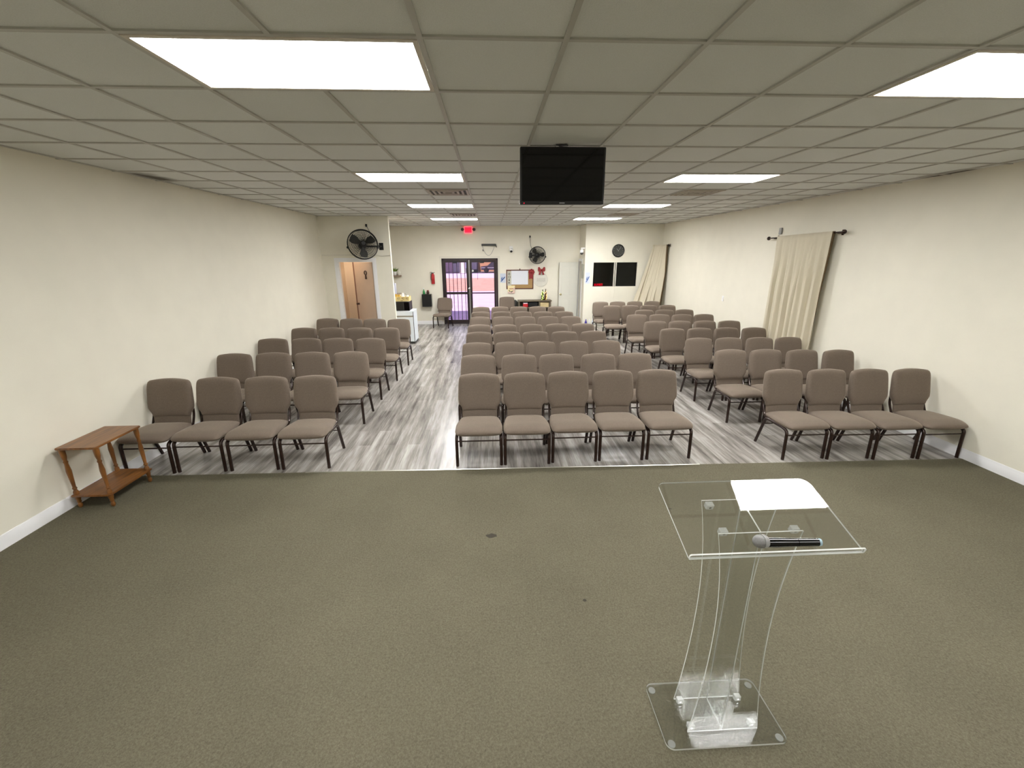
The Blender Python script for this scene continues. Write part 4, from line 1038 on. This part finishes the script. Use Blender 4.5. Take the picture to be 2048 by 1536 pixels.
MB().prism(rrect(-0.158, -0.135, 0.158, 0.135, 0.03), 0.135, 0.15, 'z').build('rim', M['wicker'], o)
o = MB().box((1.24, 14.10, 0.5815), (1.55, 14.38, 0.74), bevel=0.01).build('dark_gap_block', M['black']); tag(o, 'black block standing for the dark gap between red box and basket', 'gap block')  # black block added to darken the gap between red box and basket
def lit_bottle(x, y, m, fm, label, h, seed):
    o = empty('lit_bottle', (x, y, 0.7955), label, 'bottle', 'bottles with fairy lights on the console')
    MB().lathe([(0.045, 0), (0.05, 0.012), (0.046, h*0.25), (0.040, h*0.5), (0.026, h*0.72), (0.013, h*0.86), (0.013, h)], (0, 0, 0), 18).build('body', m, o)
    rr = random.Random(seed)
    for k in range(9):
        t = 0.08+0.8*k/9; r = interp([(0, 0.047), (0.25, 0.046), (0.5, 0.040), (0.72, 0.027), (1, 0.014)], t); a = -PI/2+rr.uniform(-1.1, 1.1)
        MB().ball((r*math.cos(a), r*math.sin(a), h*t), 0.0125, 8, 6).build('fairy_light', fm, o)
lit_bottle(1.715, 14.20, M['olive_glass'], M['fairy'], 'green bottle with yellow green fairy lights on the console', 0.34, 3)
lit_bottle(1.815, 14.20, M['amber_glass'], M['fairy_warm'], 'amber bottle with warm fairy lights on the console', 0.36, 5)
o = empty('waste_bin', (2.16, 14.22, 0), 'round black waste bin beside the console table', 'bin')
MB().lathe([(0.10, 0), (0.125, 0.50)], (0, 0, 0), 24).build('body', M['black'], o)
MB().lathe([(0.13, 0.50), (0.132, 0.515), (0.12, 0.53), (0.05, 0.545)], (0, 0, 0), 24).build('lid', M['black'], o)
o = empty('grey_bin', (0.815, 14.33, 0), 'dark grey round-topped bin between the lone chair and console', 'bin')
MB().prism(rrect(-0.07, -0.09, 0.058, 0.09, 0.03), 0, 0.74, 'z').build('body', M['softblack'], o)
MB().ball((-0.006, 0, 0.74), 0.062, 16, 8, 0, (1, 1.35, 1)).build('lid', M['softblack'], o)

# ------------------------------------------------------------------ end wall: extinguisher, black box
o = empty('fire_extinguisher', (-1.88, YB-0.075, 1.34), 'red fire extinguisher on the wall beside the entrance doors', 'fire extinguisher')
MB().lathe([(0.05, 0), (0.055, 0.01), (0.055, 0.26), (0.045, 0.295), (0.02, 0.315), (0.02, 0.33)], (0, 0, 0), 18).build('cylinder', M['red'], o)
MB().box((-0.02, -0.02, 0.33), (0.02, 0.02, 0.355)).tube([(0, 0, 0.35), (-0.06, -0.01, 0.375), (-0.085, -0.01, 0.35)], 0.008, 6).tube([(0.015, 0, 0.35), (0.065, 0, 0.36)], 0.007, 6).build('handle', M['softblack'], o)
MB().tube([(-0.02, -0.01, 0.345), (-0.07, -0.02, 0.31), (-0.068, -0.03, 0.2), (-0.062, -0.03, 0.12)], 0.008, 6).build('hose', M['black'], o)
MB().box((-0.02, 0.05, 0.05), (0.02, 0.0745, 0.34)).build('bracket', M['softblack'], o)
o = empty('wall_box', (-2.11, YB, 0.61), 'black box on the end wall below the fire extinguisher', 'box')
MB().box((-0.155, -0.20, 0), (0.155, -0.001, 0.40), bevel=0.006).build('housing', M['black'], o)
MB().box((-0.14, -0.206, 0.015), (0.14, -0.20, 0.385), bevel=0.003).build('door', M['black'], o)
o = empty('spray_bottle', (-2.20, YB-0.10, 1.0105), 'green bottle standing on the black wall box', 'bottle')
MB().lathe([(0.032, 0), (0.034, 0.01), (0.034, 0.09), (0.014, 0.13), (0.012, 0.16)], (0, 0, 0), 16).build('body', M['green_glass'], o)
MB().lathe([(0.014, 0.16), (0.014, 0.19)], (0, 0, 0), 12).box((-0.03, -0.008, 0.185), (0.012, 0.008, 0.20)).build('cap', M['white'], o)
o = empty('jar', (-2.07, YB-0.10, 1.0105), 'brown round jar standing on the black wall box', 'jar')
MB().lathe([(0.035, 0), (0.045, 0.03), (0.044, 0.075), (0.03, 0.10)], (0, 0, 0), 18).build('body', M['brown'], o)
MB().lathe([(0.034, 0.10), (0.034, 0.125), (0.01, 0.13)], (0, 0, 0), 18).build('lid', M['darkred'], o)

# ------------------------------------------------------------------ kitchenette corner behind the restroom wall
FX0, FX1, FY0, FY1 = -2.62, -2.02, 11.15, 11.72
o = empty('mini_fridge', ((FX0+FX1)/2, (FY0+FY1)/2, 0), 'white mini fridge behind the restroom wall corner', 'fridge')
a = (FX1-FX0)/2; b_ = (FY1-FY0)/2
MB().box((-a, -b_+0.05, 0.05), (a, b_, 0.845), bevel=0.008).build('body', M['fridge'], o)
MB().box((-a, -b_, 0.06), (a, -b_+0.046, 0.70), bevel=0.008).build('door', M['fridge'], o)
MB().box((-a, -b_, 0.745), (a, -b_+0.046, 0.845), bevel=0.006).build('control_panel', M['fridge'], o)
MB().box((-a+0.02, -b_+0.012, 0.70), (a-0.02, -b_+0.046, 0.745)).build('handle', M['fridge_handle'], o)
MB().box((a-0.012, -b_-0.003, 0.06), (a+0.003, -b_, 0.845)).build('edge_trim', M['softblack'], o)
MB().box((-a-0.01, -b_-0.01, 0.845), (a+0.01, b_, 0.862), bevel=0.004).build('top', M['fridge'], o)
MB().box((-a+0.02, -b_+0.02, 0), (a-0.005, b_-0.02, 0.05)).build('plinth', M['softblack'], o)
o = empty('microwave', (-2.335, 11.40, 0.8635), 'black microwave oven on top of the mini fridge', 'microwave')
MB().box((-0.235, -0.20, 0.008), (0.225, 0.2, 0.24), bevel=0.006).build('housing', M['black'], o)
MB().box((-0.10, -0.212, 0.014), (0.22, -0.20, 0.235), bevel=0.003).build('door', M['screen'], o)
MB().box((-0.232, -0.21, 0.014), (-0.105, -0.20, 0.235), bevel=0.003).build('control_panel', M['softblack'], o)
for (x, y) in ((-0.2, -0.17), (0.2, -0.17), (-0.2, 0.17), (0.2, 0.17)): MB().lathe([(0.012, 0), (0.012, 0.008)], (x, y, 0), 10).build('foot', M['black'], o)
o = empty('crate', (-2.335, 11.36, 1.1037), 'pale yellow lettered crate on top of the microwave', 'crate')
f = MB().box((-0.225, -0.13, 0), (0.225, 0.13, 0.012)).box((-0.225, -0.13, 0.012), (0.225, -0.118, 0.12)).box((-0.225, 0.118, 0.012), (0.225, 0.13, 0.12)).box((-0.225, -0.118, 0.012), (-0.213, 0.118, 0.12)).box((0.213, -0.118, 0.012), (0.225, 0.118, 0.12))
f.build('body', M['crate'], o)
for k, (x, w_, bars_) in enumerate(((-0.05, 0.07, 'NTT'), (0.065, 0.08, 'MCI'), (0.165, 0.05, 'NG'))):
    add_text('lettering', bars_, 0.075, M['crate_ink'], o, (x, -0.132, 0.072), sx=0.5)
MB().box((-0.0, -0.133, 0.012), (0.06, -0.13, 0.022)).build('small_lettering', M['crate_ink'], o)
for (x, y, m_, h_, lab, nm, cat) in ((-2.47, 11.36, 'yellow', 0.16, 'mustard yellow packet standing in the lettered crate', 'packet', 'packet'), (-2.40, 11.38, 'yellow', 0.15, 'second mustard packet beside the first in the lettered crate', 'packet', 'packet')):
    o = MB().prism(rrect(-0.032, -0.03, 0.032, 0.03, 0.01), 0, h_*0.85, 'z').prism(rrect(-0.03, -0.006, 0.03, 0.006, 0.004), h_*0.85, h_, 'z').build(nm, M[m_], loc=(x, y, 1.1162)); tag(o, lab, cat)
o = MB().lathe([(0.03, 0), (0.045, 0.04), (0.05, 0.10), (0.03, 0.13), (0.02, 0.19)], (0, 0, 0), 18).build('white_jug', M['white'], loc=(-2.29, 11.36, 1.1162)); tag(o, 'white jug standing in the middle of the lettered crate', 'jug')
o = empty('mug', (-2.18, 11.36, 1.1162), 'white mug with dark spoon in the lettered crate', 'mug')
MB().lathe([(0.035, 0), (0.04, 0.01), (0.04, 0.13)], (0, 0, 0), 18).build('body', M['white'], o)
MB().tube([(0.02, 0, 0.08), (-0.04, 0, 0.165), (-0.06, 0, 0.17)], 0.006, 6).build('spoon', M['softblack'], o)
# water cooler bottle / roll seen behind
o = MB().lathe([(0.055, 0), (0.055, 0.30)], (-2.765, 12.60, 1.18), 16).build('paper_roll', M['blueroll']); tag(o, 'tall pale blue roll behind the restroom wall corner', 'roll')
ct = empty('cabinet', (-3.31, 12.60, 0), 'cream cabinet behind the restroom wall corner', 'cabinet')
MB().box((-0.63, -0.38, 0), (0.66, 0.3, 1.15), bevel=0.004).build('body', M['offwhite'], ct)
MB().box((-0.65, -0.39, 1.15), (0.68, 0.31, 1.178), bevel=0.004).build('worktop', M['shelfwood'], ct)
sh = MB().box((-3.75, YB-0.20, 1.575), (-2.90, YB-0.001, 1.625), bevel=0.003).build('wall_shelf', M['shelfwood']); tag(sh, 'grey brown floating shelf on the end wall holding a plant', 'shelf')
o = empty('potted_plant', (-3.09, YB-0.12, 1.6255), 'leafy green plant in a white pot on the floating shelf', 'plant')
MB().lathe([(0.045, 0), (0.065, 0.11), (0.06, 0.115)], (0, 0, 0), 18).build('pot', M['white'], o)
lf = MB(); rr = random.Random(2)
for k in range(26):
    a = rr.uniform(0, 2*PI); ln_ = rr.uniform(0.10, 0.20); tl = rr.uniform(0.25, 1.1); w_ = 0.018
    d_ = Vector((math.cos(a)*math.sin(tl), math.sin(a)*math.sin(tl), math.cos(tl))); s_ = d_.cross(Vector((0, 0, 1))).normalized()
    nrm = s_.cross(d_)*0.004
    p0 = Vector((0, 0, 0.10)); p1 = p0+d_*ln_*0.5+s_*w_; p2 = p0+d_*ln_*0.5-s_*w_; p3 = p0+d_*ln_-Vector((0, 0, 0.03))
    lf.add([p0, p1, p3, p2, p0+nrm, p1+nrm, p3+nrm, p2+nrm], [(0, 1, 2, 3), (7, 6, 5, 4), (0, 4, 5, 1), (1, 5, 6, 2), (2, 6, 7, 3), (3, 7, 4, 0)], 0, False)
lf.build('foliage', M['leaf'], o)
o = MB().lathe([(0.035, 0), (0.06, 0.04), (0.062, 0.09), (0.035, 0.14), (0.03, 0.16)], (-2.965, YB-0.12, 1.6255), 20).build('vase', M['offwhite']); tag(o, 'round white vase at the end of the floating shelf', 'vase')
o = MB().tube(arc_path([(-3.235, YB-0.02, 2.35), (-3.24, YB-0.02, 2.1), (-3.23, YB-0.02, 1.95), (-3.22, YB-0.02, 1.86)], 0.1, 5), 0.012, 7).build('hanging_vine', M['brown']); tag(o, 'thin brown vine hanging above the floating shelf', 'vine')

# ------------------------------------------------------------------ marks on the carpet
for (x, y, rx_, ry_, lab) in ((-0.03, 3.03, 0.05, 0.03, 'dark smudge on the carpet in front of the middle chairs'), (1.62, 3.33, 0.02, 0.012, 'tiny dark speck on carpet between lectern and curtain-side chairs'), (0.60, 2.30, 0.016, 0.012, 'tiny dark speck on carpet beside the lectern')):
    rr = random.Random(int(x*100))
    o = MB().prism([(x+rx_*math.cos(t)*rr.uniform(0.7, 1.1), y+ry_*math.sin(t)*rr.uniform(0.7, 1.1)) for t in [2*PI*k/12 for k in range(12)]], 0.0018, 0.0028, 'z').build('stain', M['dirt']); tag(o, lab, 'stain')

# ------------------------------------------------------------------ light from outside
sun = bpy.data.lights.new('sun', 'SUN'); sun.energy = 7.5; sun.angle = 0.01; sun.color = (1.0, 0.95, 0.9)
so = bpy.data.objects.new('sun', sun); COL.objects.link(so)
so.rotation_euler = Vector((0.12, 0.62, -0.92)).to_track_quat('-Z', 'Y').to_euler()
wd = bpy.data.worlds.new('sky'); S.world = wd; wd.use_nodes = True
bg = wd.node_tree.nodes['Background']; bg.inputs['Color'].default_value = (0.55, 0.62, 1.0, 1); bg.inputs['Strength'].default_value = 0.9

# ------------------------------------------------------------------ camera
cam = bpy.data.cameras.new('camera'); co = bpy.data.objects.new('camera', cam); COL.objects.link(co)
FPX, YAW, PITCH, ROLL = 846.165, 0.0482091, 0.2980823, -0.0050379
cam.sensor_fit = 'HORIZONTAL'; cam.sensor_width = 36.0; cam.lens = 36.0*FPX/2048.0
cam.clip_start = 0.02; cam.clip_end = 300
fwd = Vector((math.sin(YAW)*math.cos(PITCH), math.cos(YAW)*math.cos(PITCH), -math.sin(PITCH)))
rgt = Vector((math.cos(YAW), -math.sin(YAW), 0)); upv = rgt.cross(fwd)
r2_ = rgt*math.cos(ROLL)+upv*math.sin(ROLL); u2_ = upv*math.cos(ROLL)-rgt*math.sin(ROLL)
mw = Matrix((r2_, u2_, -fwd)).transposed().to_4x4(); mw.translation = Vector((0, 0, H))
co.matrix_world = mw
S.camera = co

S.view_settings.view_transform = 'Standard'; S.view_settings.look = 'None'
S.view_settings.gamma = 1.0; S.view_settings.use_curve_mapping = False; S.view_settings.exposure = 0.0
S.cycles.max_bounces = 10; S.cycles.diffuse_bounces = 6; S.cycles.transparent_max_bounces = 24; S.cycles.glossy_bounces = 6
S.cycles.caustics_reflective = False; S.cycles.caustics_refractive = False
S.cycles.use_denoising = True
S.cycles.sample_clamp_indirect = 30.0
